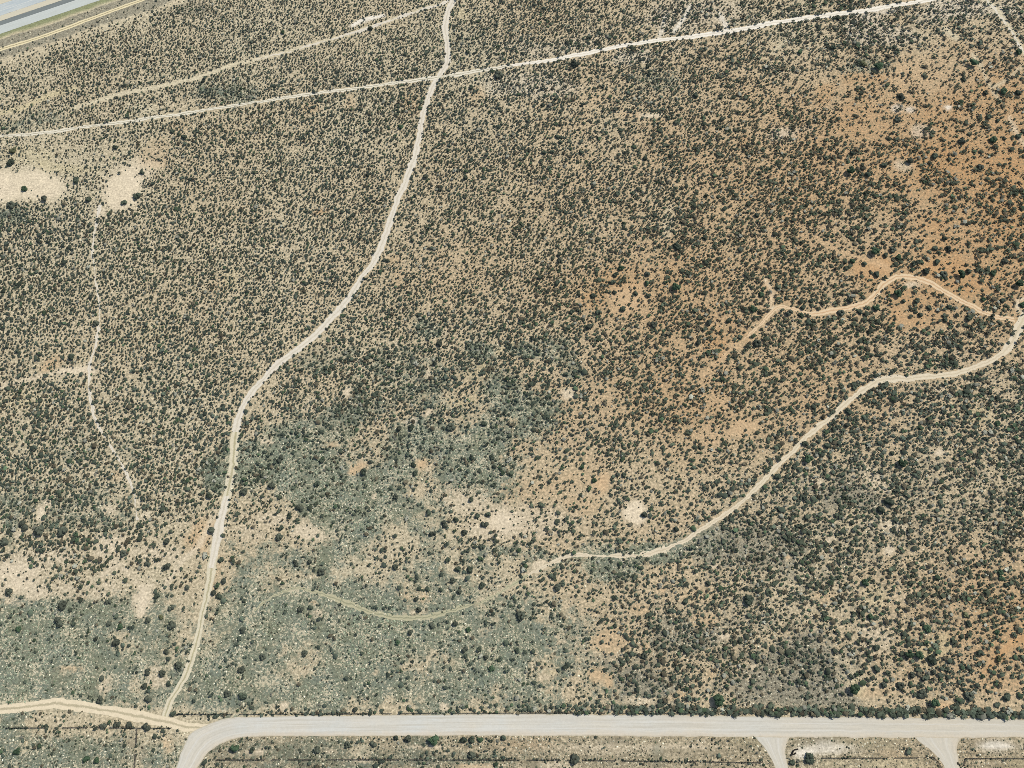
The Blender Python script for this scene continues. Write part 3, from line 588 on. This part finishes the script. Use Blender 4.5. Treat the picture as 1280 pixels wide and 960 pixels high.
# --- the individual bushes and trees: px, py, crown width in px, kind (g green, d dark, s grey, o olive)
BIG = """727,584,8,g 743,601,8,g 737,611,7,g 805,644,9,s 772,594,8,s 780,594,8,d 845,662,9,d 1010,575,12,g 1127,580,13,g 1060,515,10,d 1059,532,9,s 972,596,10,d 1110,627,14,d 1100,637,12,d
1246,530,9,g 1006,555,9,d 1032,557,10,d 1250,715,9,g 1044,496,8,d 1115,567,8,d 1069,574,8,s 935,752,16,d 696,735,12,s 651,770,12,s 897,877,17,g 885,729,8,d 856,751,9,d 932,735,8,s 946,800,8,s
805,820,9,s 769,782,7,d 647,814,8,d 718,949,13,s 1081,729,11,g 1087,770,9,g 1210,780,10,d 1159,787,11,g 1096,809,10,d 1135,817,12,g 1148,820,12,g 1165,826,15,d 1167,840,9,s 1067,860,15,g 1167,879,13,g
1245,790,8,g 1251,722,9,g 1257,731,8,d 1206,769,8,o 1247,824,9,o 1224,816,11,d 1141,845,11,s 1094,835,12,d 1211,870,12,s 1257,870,12,d 1011,948,15,d 989,953,9,d 1104,857,10,s 1125,857,10,s 1152,867,12,s
1171,329,9,d 1167,311,9,d 1091,317,13,g 1122,322,9,g 1115,313,9,s 1120,368,12,g 1145,377,9,d 1014,376,8,d 1003,384,8,d 1095,385,10,g 1075,391,9,d 1010,402,11,d 986,392,10,s 1051,392,10,s 1199,345,12,g
1210,340,9,d 1210,399,12,d 1271,356,12,g 1252,376,9,d 1229,375,8,g 1161,385,8,d 1129,377,7,d 1150,394,9,d 1180,299,8,d 1181,401,8,d 1186,384,8,d 1179,344,9,s 1255,327,9,s 1064,327,9,g 1096,344,9,d
1080,330,8,d 1062,376,9,d 1241,342,10,g 1107,320,8,d 1141,331,8,d 1157,341,11,d 1185,312,10,s 1277,381,9,g 777,336,9,g 741,370,9,d 769,344,8,d 766,354,8,d 768,366,7,d 795,367,8,d 808,355,8,g
810,370,8,d 778,387,10,d 748,391,9,d 697,355,8,d 737,411,11,s 810,342,9,s 844,360,12,g 846,309,12,d 926,312,10,s 906,262,8,d 942,387,11,g 885,404,10,s 911,402,9,d 817,406,9,s 951,369,9,g 946,270,9,d
715,390,8,d 872,429,10,s 946,430,10,s 690,461,8,d 707,469,8,d 699,326,8,s 696,171,8,d 700,178,7,d 726,191,8,d 680,191,8,d 690,191,7,d 806,199,8,d 811,94,7,d 810,84,7,d 719,81,11,s 870,120,8,d
902,150,8,d 1096,85,12,g 1079,80,11,o 1000,66,9,g 1272,67,10,g 1215,81,12,g 1126,122,11,s 1231,117,8,d 1241,177,11,g 1271,171,8,d 1254,115,10,g 1272,117,9,d 1121,150,9,s 1235,147,9,d 1204,100,8,d
1247,152,7,d 1167,197,11,d 1137,202,11,s 1064,192,9,d 1062,215,12,g 1084,219,10,d 1202,177,10,s 1041,61,9,d 1225,210,9,s 1104,207,9,d 230,172,9,d 145,185,8,d 179,216,8,d 15,205,11,d 17,189,9,o
96,226,11,d 31,236,9,g 311,100,7,s 216,165,8,d 172,246,11,d 156,254,9,d 112,250,10,d 56,250,10,s 15,257,10,s 120,405,9,s 90,447,11,d 354,41,7,g 501,159,9,g 520,87,7,d 584,66,7,d 624,95,11,s
589,110,8,d 532,221,9,s 582,222,8,d 464,37,8,d 514,536,10,d 500,536,9,s 564,534,11,s 605,530,9,d 550,430,9,s 517,581,8,d 520,592,8,d 464,576,8,s 455,590,10,d 397,605,9,d 340,610,12,s 351,574,10,s
375,635,11,s 362,645,8,d 352,661,8,d 350,672,10,s 590,572,8,d 615,572,8,d 495,621,8,s 597,645,9,d 610,644,8,d 606,656,10,s 556,655,10,s 570,650,8,d 535,641,9,d 589,625,8,d 541,667,9,s 580,666,9,s
495,709,9,s 387,702,8,s 402,715,10,s 560,700,9,d 572,712,9,d 588,712,10,d 370,704,9,s 535,737,8,d 524,736,8,d 524,762,8,s 520,749,8,s 551,737,7,d 574,740,8,s 566,726,8,s 602,733,10,d 569,779,9,s
586,787,8,g 540,782,9,s 515,791,9,s 497,804,7,g 452,816,6,d 581,812,9,s 599,812,8,d 389,759,7,d 376,762,9,s 329,821,9,s 381,817,8,s 542,924,14,g 581,925,10,d 590,924,10,d 600,924,8,g 629,922,9,d
510,924,10,s 495,922,8,d 435,931,8,s 445,887,9,s 397,937,10,s 467,930,9,s 590,943,11,s 615,836,9,g 607,822,7,s 80,757,13,s 75,777,14,s 24,787,9,g 12,740,10,s 136,752,9,s 146,804,11,s 150,784,8,g
137,780,8,s 202,771,8,o 216,781,12,s 215,760,9,s 185,775,9,s 120,797,8,s 185,840,10,s 204,842,10,s 181,857,9,s 211,855,8,d 186,874,10,s 126,875,9,s 129,847,9,s 207,816,9,s 224,831,12,s 217,892,9,d
130,905,11,s 147,906,10,s 162,907,9,s 184,909,11,s 235,735,8,s 280,727,9,s 267,741,9,s 275,745,9,d 304,787,9,s 302,837,9,s 316,937,8,d 295,934,12,g 109,949,9,g 122,950,9,g 22,940,10,g 285,867,9,s
304,870,12,d 197,746,9,d 155,692,9,s 210,677,10,s 209,706,12,s 54,688,9,d 31,657,15,s 50,665,15,s 7,677,13,s 80,665,14,s 262,620,10,d 306,615,11,s 265,662,11,s 277,700,9,d 185,705,9,s"""
BIG = [(float(a), float(b), float(c), d) for a, b, c, d in (t.split(',') for t in BIG.split())]
BX = G([b[0] for b in BIG], [b[1] for b in BIG])
BR = np.array([b[2] * mpp(b[0], b[1]) / 2 for b in BIG])

# --- where the mass of bushes stands
rs = np.random.RandomState(11)
def candidates(step, seed, jit=0.8):
    r = np.random.RandomState(seed)
    xs = np.arange(-400, 400, step); ys = np.arange(-85, 470, step * 0.9)
    X, Y = np.meshgrid(xs, ys); X = X + (np.arange(len(ys))[:, None] % 2) * step / 2
    X = X + r.uniform(-.5, .5, X.shape) * step * jit; Y = Y + r.uniform(-.5, .5, Y.shape) * step * jit
    x, y = X.ravel(), Y.ravel(); px, py = P(x, y)
    k = (px > -70) & (px < 1350) & (py > -45) & (py < 995); return x[k], y[k], r

def clear(x, y, px, py, pad=0.0):
    ok = np.ones(len(x), bool)
    for nm, w in dict(A=2.1, B=1.6, E=0.7, F=1.8, G=2.0, H=1.9, H2=1.0, J=2.5, C=0.6, T=1.2).items():
        ok &= seg_dist(x, y, TRACKS[nm]) > w + pad + (vnoise(x, y, 3, 77) - 0.5) * 2.0
    ok &= ~inside(px, py + 1.6, POLY_ROAD) & ~inside(px, py - 0.5, POLY_ROAD) & ~inside(px, py, POLY_S1) & ~inside(px, py, POLY_S2) & (hwy_off(px, py) > 52)
    return ok

def near_big(x, y, r):
    ok = np.ones(len(x), bool)
    for (bx, by), br in zip(BX, BR): ok &= np.hypot(x - bx, y - by) > br * 0.9 + r * 0.55
    return ok

x, y, r = candidates(1.85, 5)
px, py, col_, herb_, lit_, cov, mult = field(x, y)
cl = fbm(x, y, 9, 41, 2) * 0.6 + fbm(x, y, 30, 43, 3) * 0.4
cov_l = np.clip(cov + (cl - 0.5) * 1.15, 0.02, 1.0)
hedge = np.clip((py - (y_up(px) - 15)) / 5, 0, 1) * (py < y_up(px) + 1) * (px > 262)
mult2 = np.clip(mult, 0, 1.6) * (1 - np.where(py < 640, 0.22, 0.5) * np.clip(herb_ * 1.1, 0, 1)) * np.clip(0.25 + np.abs(fbm(x, y, 38, 131, 2) - .5) / .022, 0, 1) * np.clip(0.4 + np.abs(fbm(x, y, 22, 171, 2) - .5) / .03, 0, 1) * (1 - 0.08 * lit_)
size = sample(GS, px, py) / 9.0
mult2 = np.where(py > 920, mult2 * np.where(px < 660, 1.6, .7), mult2)
p = np.clip((cov_l + .05 * (herb_ > .3) * (py < 640)) * mult2 * (1.75 - 1.05 * size), 0, 0.985); p = np.maximum(p, hedge * (0.30 + 0.67 * np.clip((px - 560) / 200, 0, 1)))
rad = (0.56 + 0.60 * size) * np.clip(r.lognormal(0, 0.24 + .16 * size, len(x)), .5, 2.2)
rad *= 0.84 + 0.32 * cov_l
rad = np.where(hedge > .4, r.uniform(0.9, 1.4, len(x)) * (1 + .5 * np.clip((px - 640) / 300, 0, 1)), rad)
rad = np.clip(rad, 0.5, 2.0)
keep = (r.uniform(size=len(x)) < p) & clear(x, y, px, py, 0.1) & near_big(x, y, rad)
mid = dict(x=x[keep], y=y[keep], r=rad[keep], px=px[keep], py=py[keep], herb=herb_[keep], lit=lit_[keep], warm=sample(GW, px[keep], py[keep]) / 9)
# --- small bushlets between them
x, y, r = candidates(1.9, 9, 1.0)
px, py, col_, herb_, lit_, cov, mult = field(x, y)
p = np.clip(0.16 + 0.30 * cov + (fbm(x, y, 6, 51, 2) - .5) * .6, 0, 1) * np.clip(mult * 1.15 + .03, 0, 1) * np.where(py > 920, 1.6, 1)
keep = (r.uniform(size=len(x)) < p) & clear(x, y, px, py, 0.0) & (np.hypot(px - 992, py - 941) > 9)
small = dict(x=x[keep], y=y[keep], r=r.uniform(0.25, 0.62, keep.sum()), px=px[keep], py=py[keep], herb=herb_[keep], lit=lit_[keep], warm=sample(GW, px[keep], py[keep]) / 9)

FENCES = [[(222, 892.5), (340, 892.3), (480, 891.5), (700, 890.5), (870, 891.5)], [(262, 949.3), (420, 949), (700, 949.5), (860, 951.5), (962, 953)],
          [(1018, 947), (1100, 947), (1166, 946.6), (1172, 952), (1179, 966)], [(1202, 966), (1207, 947.6), (1300, 947.4)], [(-40, 910), (20, 909.5), (120, 909), (214, 910)], [(172, 911), (168, 975)]]
for fi, fp in enumerate(FENCES):
    g = smooth(gp(fp), 0.8); k = len(g); q = fbm(np.arange(k) * 1.0, np.zeros(k) + 31 * fi, 9, 5, 2) > (0.47 if fi in (0, 1, 4) else 0.6)
    q &= rs.uniform(size=k) < .8; g = g[q] + rs.normal(0, .35, (q.sum(), 2)); n_ = len(g); ppx, ppy = P(g[:, 0], g[:, 1])
    for key, v in dict(x=g[:, 0], y=g[:, 1], r=rs.uniform(.35, .8, n_), px=ppx, py=ppy, herb=np.zeros(n_), lit=np.zeros(n_), warm=np.full(n_, .2)).items(): small[key] = np.r_[small[key], v]

# --- low tufts that make up the grey green mat and the rough verge south of the gravel road
x, y, r = candidates(1.05, 21, 1.0)
px, py = P(x, y)
k_ = (py > 380) | (py < 140); x, y = x[k_], y[k_]
px, py, col_, herb_, lit_, cov, mult = field(x, y)
ptch = fbm(x, y, 5, 61, 3)
verge = np.where(py > 916, 0.55, 0.0)
p = np.clip(np.maximum(np.maximum(herb_ * 0.62, lit_ * 0.6), verge) + (ptch - .5) * 1.1, 0, .9) * (np.maximum(np.maximum(herb_, lit_), verge) > .22) * np.where(py > 916, np.clip(mult * 1.2, 0, 1), np.clip(mult + .15, 0, 1)) * (np.hypot(px - 992, py - 941) > 9)
keep = (r.uniform(size=len(x)) < p) & clear(x, y, px, py, -.2)
tuft = dict(x=x[keep], y=y[keep], r=r.uniform(0.28, 0.62, keep.sum()), px=px[keep], py=py[keep], herb=herb_[keep], lit=lit_[keep], warm=np.zeros(keep.sum()))
def tuft_cols(d, r):
    n = len(d['x']); h = d['herb'][:, None]; so = (d['py'] > 916)[:, None]
    c = np.array([.17, .20, .135]) * h + np.array([.15, .135, .095]) * (1 - h)
    c = np.where(so, np.array([.13, .12, .08]) * .6 + c * .4, c)
    w = r.uniform(size=n) < 0.22; c[w] = np.array([.40, .37, .27])
    w = r.uniform(size=n) < 0.16; c[w] = np.array([.06, .072, .045])
    return c * np.clip(r.lognormal(0, .25, (n, 1)), .5, 1.8)
def cone(seed):
    r = np.random.RandomState(seed); n = 5; a = np.linspace(0, 6.283, n, endpoint=False) + r.uniform(-.4, .4, n)
    V = [[.2 * r.normal(), .2 * r.normal(), .75]] + [[math.cos(t) * q, math.sin(t) * q, .03] for t, q in zip(a, r.uniform(.55, 1.2, n))]
    return np.array(V), np.array([[0, 1 + k, 1 + (k + 1) % n] for k in range(n)]), r.uniform(.8, 1.25, n + 1)

def bush_cols(d, r):
    n = len(d['x'])
    a = np.array([0.039, 0.047, 0.029]); br = np.array([0.056, 0.050, 0.032]); bl = np.array([0.032, 0.045, 0.038]); gr = np.array([0.034, 0.052, 0.028]); pl = np.array([0.15, 0.15, 0.115])
    zone = fbm(d['x'], d['y'], 45, 91, 3)
    tealw = np.clip(1.1 - d['warm'] * 1.3 + (zone - .5) * 1.5, 0, 1)
    k = r.uniform(size=n)
    c = a * (1 - .5 * tealw[:, None]) + bl * .5 * tealw[:, None]
    w = (k < 0.09 + .10 * (1 - tealw)); c[w] = br
    w = (k > 0.90); c[w] = gr
    w = (k > 0.80) & (k < 0.86); c[w] = pl
    c = c * (1 + 0.40 * np.clip((d['r'] - .75) / .5, 0, 1) * np.clip((d['py'] - 250) / 350, 0.25, 1))[:, None]
    return c * np.clip(r.lognormal(0, 0.27, (n, 1)), .55, 1.9)

def mass(name, d, protos, seed, mat, cf=None):
    r = np.random.RandomState(seed); n = len(d['x']); C = (cf or bush_cols)(d, r); which = r.randint(len(protos), size=n)
    Vs = []; Fs = []; Cs = []; o = 0
    for k, (PV, PF, PC) in enumerate(protos):
        s = np.where(which == k)[0]; m_ = len(s)
        if not m_: continue
        a = r.uniform(0, 6.283, m_); ca, sa = np.cos(a), np.sin(a); R = d['r'][s]
        sx = R * r.uniform(.82, 1.2, m_); sy = R * r.uniform(.82, 1.2, m_); sz = R * r.uniform(.75, 1.25, m_)
        vx = PV[:, 0][None] * sx[:, None]; vy = PV[:, 1][None] * sy[:, None]
        V = np.stack([vx * ca[:, None] - vy * sa[:, None] + d['x'][s][:, None], vx * sa[:, None] + vy * ca[:, None] + d['y'][s][:, None], PV[:, 2][None] * sz[:, None]], -1)
        Vs.append(V.reshape(-1, 3)); Fs.append((PF[None] + (np.arange(m_) * len(PV))[:, None, None] + o).reshape(-1, 3))
        Cs.append((C[s][:, None, :] * PC[None, :, None]).reshape(-1, 3)); o += m_ * len(PV)
    V = np.vstack(Vs); F = np.vstack(Fs); me = np_mesh(name, V, F); set_col(me, 'leaf', np.vstack(Cs))
    ob = link(name, me, mat); print(name, n, 'bushes', len(F), 'tris'); return ob

M_bush = bush_mat('bush_leaves')
protos_m = [proto(100 + k, 1 if k % 3 else 3, 11 if k % 3 else 10, 1, 0.42) for k in range(9)]
print('proto tris', [len(p_[1]) for p_ in protos_m])
protos_s = [proto(200 + k, 0, 0, 1) if False else None for k in range(0)]
def tiny(seed):
    r = np.random.RandomState(seed); n = 5; a = np.linspace(0, 6.283, n, endpoint=False) + r.uniform(-.3, .3, n)
    V = [[0.15 * r.normal(), .15 * r.normal(), 0.8]] + [[math.cos(t) * q, math.sin(t) * q, .45] for t, q in zip(a, r.uniform(.5, .9, n))] + [[math.cos(t) * q, math.sin(t) * q, .02] for t, q in zip(a, r.uniform(.6, 1.1, n))]
    F = [[0, 1 + k, 1 + (k + 1) % n] for k in range(n)]
    for k in range(n): F += [[1 + k, 1 + n + k, 1 + n + (k + 1) % n], [1 + k, 1 + n + (k + 1) % n, 1 + (k + 1) % n]]
    return np.array(V), np.array(F), r.uniform(.8, 1.25, len(V))
ob = mass('scrub_bushes', mid, protos_m, 1, M_bush)
tag(ob, 'thousands of low grey green bushes dotted densely over the sandy ground', 'scrub', kind='stuff')
ob = mass('scrub_seedlings', small, [tiny(300 + k) for k in range(6)], 2, M_bush)
tag(ob, 'tiny dark dwarf shrubs sprinkled on the soil between the larger bushes', 'dwarf shrubs', kind='stuff')

ob = mass('ground_tufts', tuft, [cone(400 + k) for k in range(6)], 3, M_bush, tuft_cols)
tag(ob, 'mat of low grey green and straw coloured tufts covering the grassy ground', 'ground cover', kind='stuff')

# --- the individuals
KC = dict(g=(0.038, 0.064, 0.034), d=(0.044, 0.056, 0.038), s=(0.056, 0.064, 0.046), o=(0.085, 0.09, 0.045))
KM = {k: bush_mat('bush_leaves_' + n_, tint=KC[k]) for k, n_ in dict(g='green', d='dark', s='grey', o='olive').items()}
BM = {}
for k in KC:
    for j in range(5):
        PV, PF, PC = proto(500 + j * 7 + ord(k), 5 + j % 3, 130, 2, 0.24, 0.85)
        me = np_mesh('bush', PV, PF); set_col(me, 'leaf', np.repeat(PC[:, None], 3, 1)); me.materials.append(KM[k]); BM[k, j] = me
mt = NT('trunk_bark'); vec = mt.coord((1, 1, .3)); mt.out(mt.mul((0.11, 0.085, 0.06), mt.ramp(mt.noise(vec, 6, 3), .3, .7, .6, 1.4)))
def trunk_mesh():
    """tapered trunk with four limbs, unit height 1 = crown radius"""
    Vs = []; Fs = []
    def tube(p, q, r0, r1, n=7):
        p, q = np.array(p, float), np.array(q, float); d = q - p; d /= np.linalg.norm(d); t = np.cross(d, [0.3, 1, .2]); t /= np.linalg.norm(t); b = np.cross(d, t)
        a = np.linspace(0, 6.283, n, endpoint=False); o = sum(len(v) for v in Vs)
        ring = lambda c, r: c + r * (np.cos(a)[:, None] * t + np.sin(a)[:, None] * b)
        Vs.append(np.vstack([ring(p, r0), ring(q, r1)])); Fs.extend([[o + k, o + (k + 1) % n, o + n + (k + 1) % n, o + n + k] for k in range(n)])
    tube((0, 0, 0), (.03, .02, .42), .085, .06)
    for k in range(4):
        a = k * 1.6 + .4; tube((.03, .02, .40), (.4 * math.cos(a), .4 * math.sin(a), .85), .05, .02, 5)
    return np_mesh('trunk', np.vstack(Vs), np.array(Fs))
TM = trunk_mesh(); TM.materials.append(mt.m)

LAND = [('the gravel road', ROAD_UP[7:], 'line'), ('the winding central track', TR_A, 'line'), ('the straight pale track', TR_B, 'line'), ('the looping orange rut track', TR_G, 'line'),
        ('the curving right hand track', TR_H, 'line'), ('the faint grassy track', TR_H2, 'line'), ('the narrow left footpath', TR_E, 'line'), ('the sandy track at left', TR_J[:-2], 'line'),
        ('the bare white sand flat', [(38, 232), (60, 236)], 'spot'), ('the bare patch of pink sand', [(788, 372), (792, 372)], 'spot'), ('the grey grassy hollow', [(450, 640), (560, 600)], 'spot'),
        ('the first side road mouth', [(968, 945), (972, 950)], 'spot'), ('the pink bare strip', [(900, 540), (935, 532)], 'spot'), ('the sandy opening', [(745, 600), (795, 640)], 'spot'),
        ('the white stony patch', [(1120, 136), (1137, 138)], 'spot'), ('the right photo edge', [(1280, 480), (1280, 880)], 'line'), ('the upper right photo corner', [(1275, 4), (1279, 8)], 'spot')]
KW = dict(g='green', d='dark', s='grey green', o='olive')
def where(px, py):
    best = None
    for nm, pts, kd in LAND:
        P_ = np.array(smooth(pts, 6)); d = np.hypot(P_[:, 0] - px, P_[:, 1] - py); k = int(np.argmin(d))
        if best is None or d[k] < best[0]: best = (d[k], nm, P_[k, 0] - px, P_[k, 1] - py)
    d, nm, dx, dy = best
    side = ('left of' if dx > 0 else 'right of') if abs(dx) > abs(dy) else ('above' if dy > 0 else 'below')
    dist = 'close' if d < 18 else 'slightly' if d < 40 else 'well' if d < 75 else 'far'
    return f'{dist} {side} {nm}'
ORD = ['first', 'second', 'third', 'fourth', 'fifth', 'sixth', 'seventh', 'eighth', 'ninth', 'tenth', 'eleventh', 'twelfth', 'thirteenth', 'fourteenth', 'fifteenth', 'sixteenth']
lab = []
for (px_, py_, w_, k_) in BIG:
    tree = k_ == 'g' and w_ >= 12
    sz = 'large' if w_ >= 12 else 'medium' if w_ >= 9 else 'small'
    lab.append([sz, KW[k_], 'tree' if tree else 'bush', where(px_, py_), px_])
grp = {}
for i, l in enumerate(lab): grp.setdefault((l[0], l[1], l[2], l[3]), []).append(i)
labels = [None] * len(lab)
for (sz, kw, noun, wh), ii in grp.items():
    ii.sort(key=lambda i: lab[i][4])
    for n_, i in enumerate(ii):
        if len(ii) == 1: labels[i] = f'{sz} {kw} {noun} {wh}'
        elif n_ == len(ii) - 1: labels[i] = f'{sz} {kw} {noun} {wh}, rightmost of {len(ii)}'
        else: labels[i] = f'{sz} {kw} {noun} {wh}, {ORD[n_]} from left'
r = np.random.RandomState(77)
for i, ((px_, py_, w_, k_), (gx_, gy_), R_) in enumerate(zip(BIG, BX, BR)):
    R_ = float(R_) * 0.93; a = r.uniform(0, 6.283); j = r.randint(5)
    if k_ == 'g' and w_ >= 12:
        root = bpy.data.objects.new('tree', None); COL.objects.link(root); root.location = (gx_, gy_, 0); root.empty_display_size = 1
        tag(root, labels[i], 'tree', 'green trees standing out of the scrub')
        t = link('trunk', TM, parent=root); t.scale = (R_,) * 3
        c = link('crown', BM[k_, j], parent=root); c.location = (0, 0, R_ * .38); c.scale = (R_, R_, R_ * r.uniform(.95, 1.15)); c.rotation_euler = (0, 0, a)
    else:
        o = link('bush', BM[k_, j]); o.location = (gx_, gy_, 0); o.scale = (R_ * r.uniform(.9, 1.1), R_ * r.uniform(.9, 1.1), R_ * r.uniform(.8, 1.1)); o.rotation_euler = (0, 0, a)
        tag(o, labels[i], 'bush', 'larger bushes in the scrub')

# ------------------------------------------------------------------ fences
mp = NT('weathered_post_wood'); mp.out((0.10, 0.085, 0.065))
mw = NT('dark_fence_netting'); mw.out((0.07, 0.062, 0.05))
def boxmesh(name, sx, sy, sz, z0=0.0):
    V = np.array([[a * sx / 2, b * sy / 2, z0 + c * sz] for c in (0, 1) for a, b in ((-1, -1), (1, -1), (1, 1), (-1, 1))])
    F = [[0, 3, 2, 1], [4, 5, 6, 7], [0, 1, 5, 4], [1, 2, 6, 5], [2, 3, 7, 6], [3, 0, 4, 7]]
    return np_mesh(name, V, F)
POST = boxmesh('post', 0.22, 0.22, 1.5); POST.materials.append(mp.m)
def net_mesh(L, h=1.15):
    """four rails and upright wires between two posts"""
    V = []; F = []
    def bx(x0, x1, z0, z1, t):
        o = len(V); V.extend([[x, y, z] for z in (z0, z1) for x, y in ((x0, -t), (x1, -t), (x1, t), (x0, t))])
        F.extend([[o, o + 3, o + 2, o + 1], [o + 4, o + 5, o + 6, o + 7], [o, o + 1, o + 5, o + 4], [o + 1, o + 2, o + 6, o + 5], [o + 2, o + 3, o + 7, o + 6], [o + 3, o, o + 4, o + 7]])
    for z in np.linspace(0.08, h, 7): bx(0, L, z, z + 0.045, 0.022)
    n = int(L / 0.8)
    for k in range(1, n): bx(k * L / n - .03, k * L / n + .03, 0.05, h + .1, 0.03)
    return np_mesh('netting', V, F)
FR = np.random.RandomState(4)
def fence(pts_px, label, group=None):
    g = gp(pts_px); root = bpy.data.objects.new('fence', None); COL.objects.link(root); root.location = (g[0][0], g[0][1], 0); tag(root, label, 'fence', group)
    nets = {}
    for (p, q) in zip(g[:-1], g[1:]):
        L = float(np.hypot(*(q - p))); n = max(1, round(L / 4.0)); a = math.atan2(q[1] - p[1], q[0] - p[0]); s = round(L / n, 2)
        if s not in nets: nets[s] = net_mesh(s); nets[s].materials.append(mw.m)
        for k in range(n):
            w = p + (q - p) * k / n - g[0]
            o = link('post', POST, parent=root); o.location = (w[0], w[1], 0); o.rotation_euler = (0, 0, a)
            if FR.uniform() < 0.24: continue
            o = link('netting', nets[s], parent=root); o.location = (w[0], w[1], 0); o.rotation_euler = (0, 0, a)
    o = link('post', POST, parent=root); w = g[-1] - g[0]; o.location = (w[0], w[1], 0)
fence([(222, 892.5), (340, 892.3), (480, 891.5), (700, 890.5), (870, 891.5)], 'long dark wire fence along the upper edge of the gravel road')
fence([(262, 949.3), (420, 949), (700, 949.5), (860, 951.5), (962, 953)], 'dark fence below the gravel road, left of the first side road')
fence([(1018, 947), (1100, 947), (1166, 946.6), (1172, 952), (1179, 966)], 'dark fence between the two side roads with a bent end')
fence([(1202, 966), (1207, 947.6), (1300, 947.4)], 'dark fence right of the second side road')
fence([(-40, 910), (20, 909.5), (120, 909), (214, 910)], 'dark fence below the sandy track at far left')
fence([(172, 911), (168, 975)], 'short cross fence running down from the left fence')

# small dark bars joined in an F shape, low over the pale dirt beside the first side road
fr = bpy.data.objects.new('dark_bars', None); COL.objects.link(fr); c0 = G(988.5, 944); fr.location = (c0[0], c0[1], 0)
tag(fr, 'small dark F shaped bars on pale dirt beside the first side road', 'metal frame')
mf = NT('dark_bar_surface'); mf.b.inputs['Metallic'].default_value = 0.3; mf.out((0.02, 0.018, 0.016))
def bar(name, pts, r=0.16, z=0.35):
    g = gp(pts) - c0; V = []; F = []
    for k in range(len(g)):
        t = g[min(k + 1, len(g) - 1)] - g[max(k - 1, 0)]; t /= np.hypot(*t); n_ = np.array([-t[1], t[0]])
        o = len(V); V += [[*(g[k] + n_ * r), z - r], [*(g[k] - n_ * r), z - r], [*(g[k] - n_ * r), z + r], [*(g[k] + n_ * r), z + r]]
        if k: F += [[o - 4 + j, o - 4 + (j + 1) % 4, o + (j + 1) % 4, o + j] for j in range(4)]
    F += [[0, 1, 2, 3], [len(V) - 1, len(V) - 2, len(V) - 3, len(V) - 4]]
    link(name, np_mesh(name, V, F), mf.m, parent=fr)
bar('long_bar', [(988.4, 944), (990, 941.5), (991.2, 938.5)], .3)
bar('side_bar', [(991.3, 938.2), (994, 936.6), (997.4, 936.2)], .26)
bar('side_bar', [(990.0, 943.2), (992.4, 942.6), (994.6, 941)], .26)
bar('end_bar', [(988.2, 944.3), (988.6, 943.8)], .26, .3)
print('big', len(BIG), 'unique labels', len(set(labels)), max(len(l.split()) for l in labels))
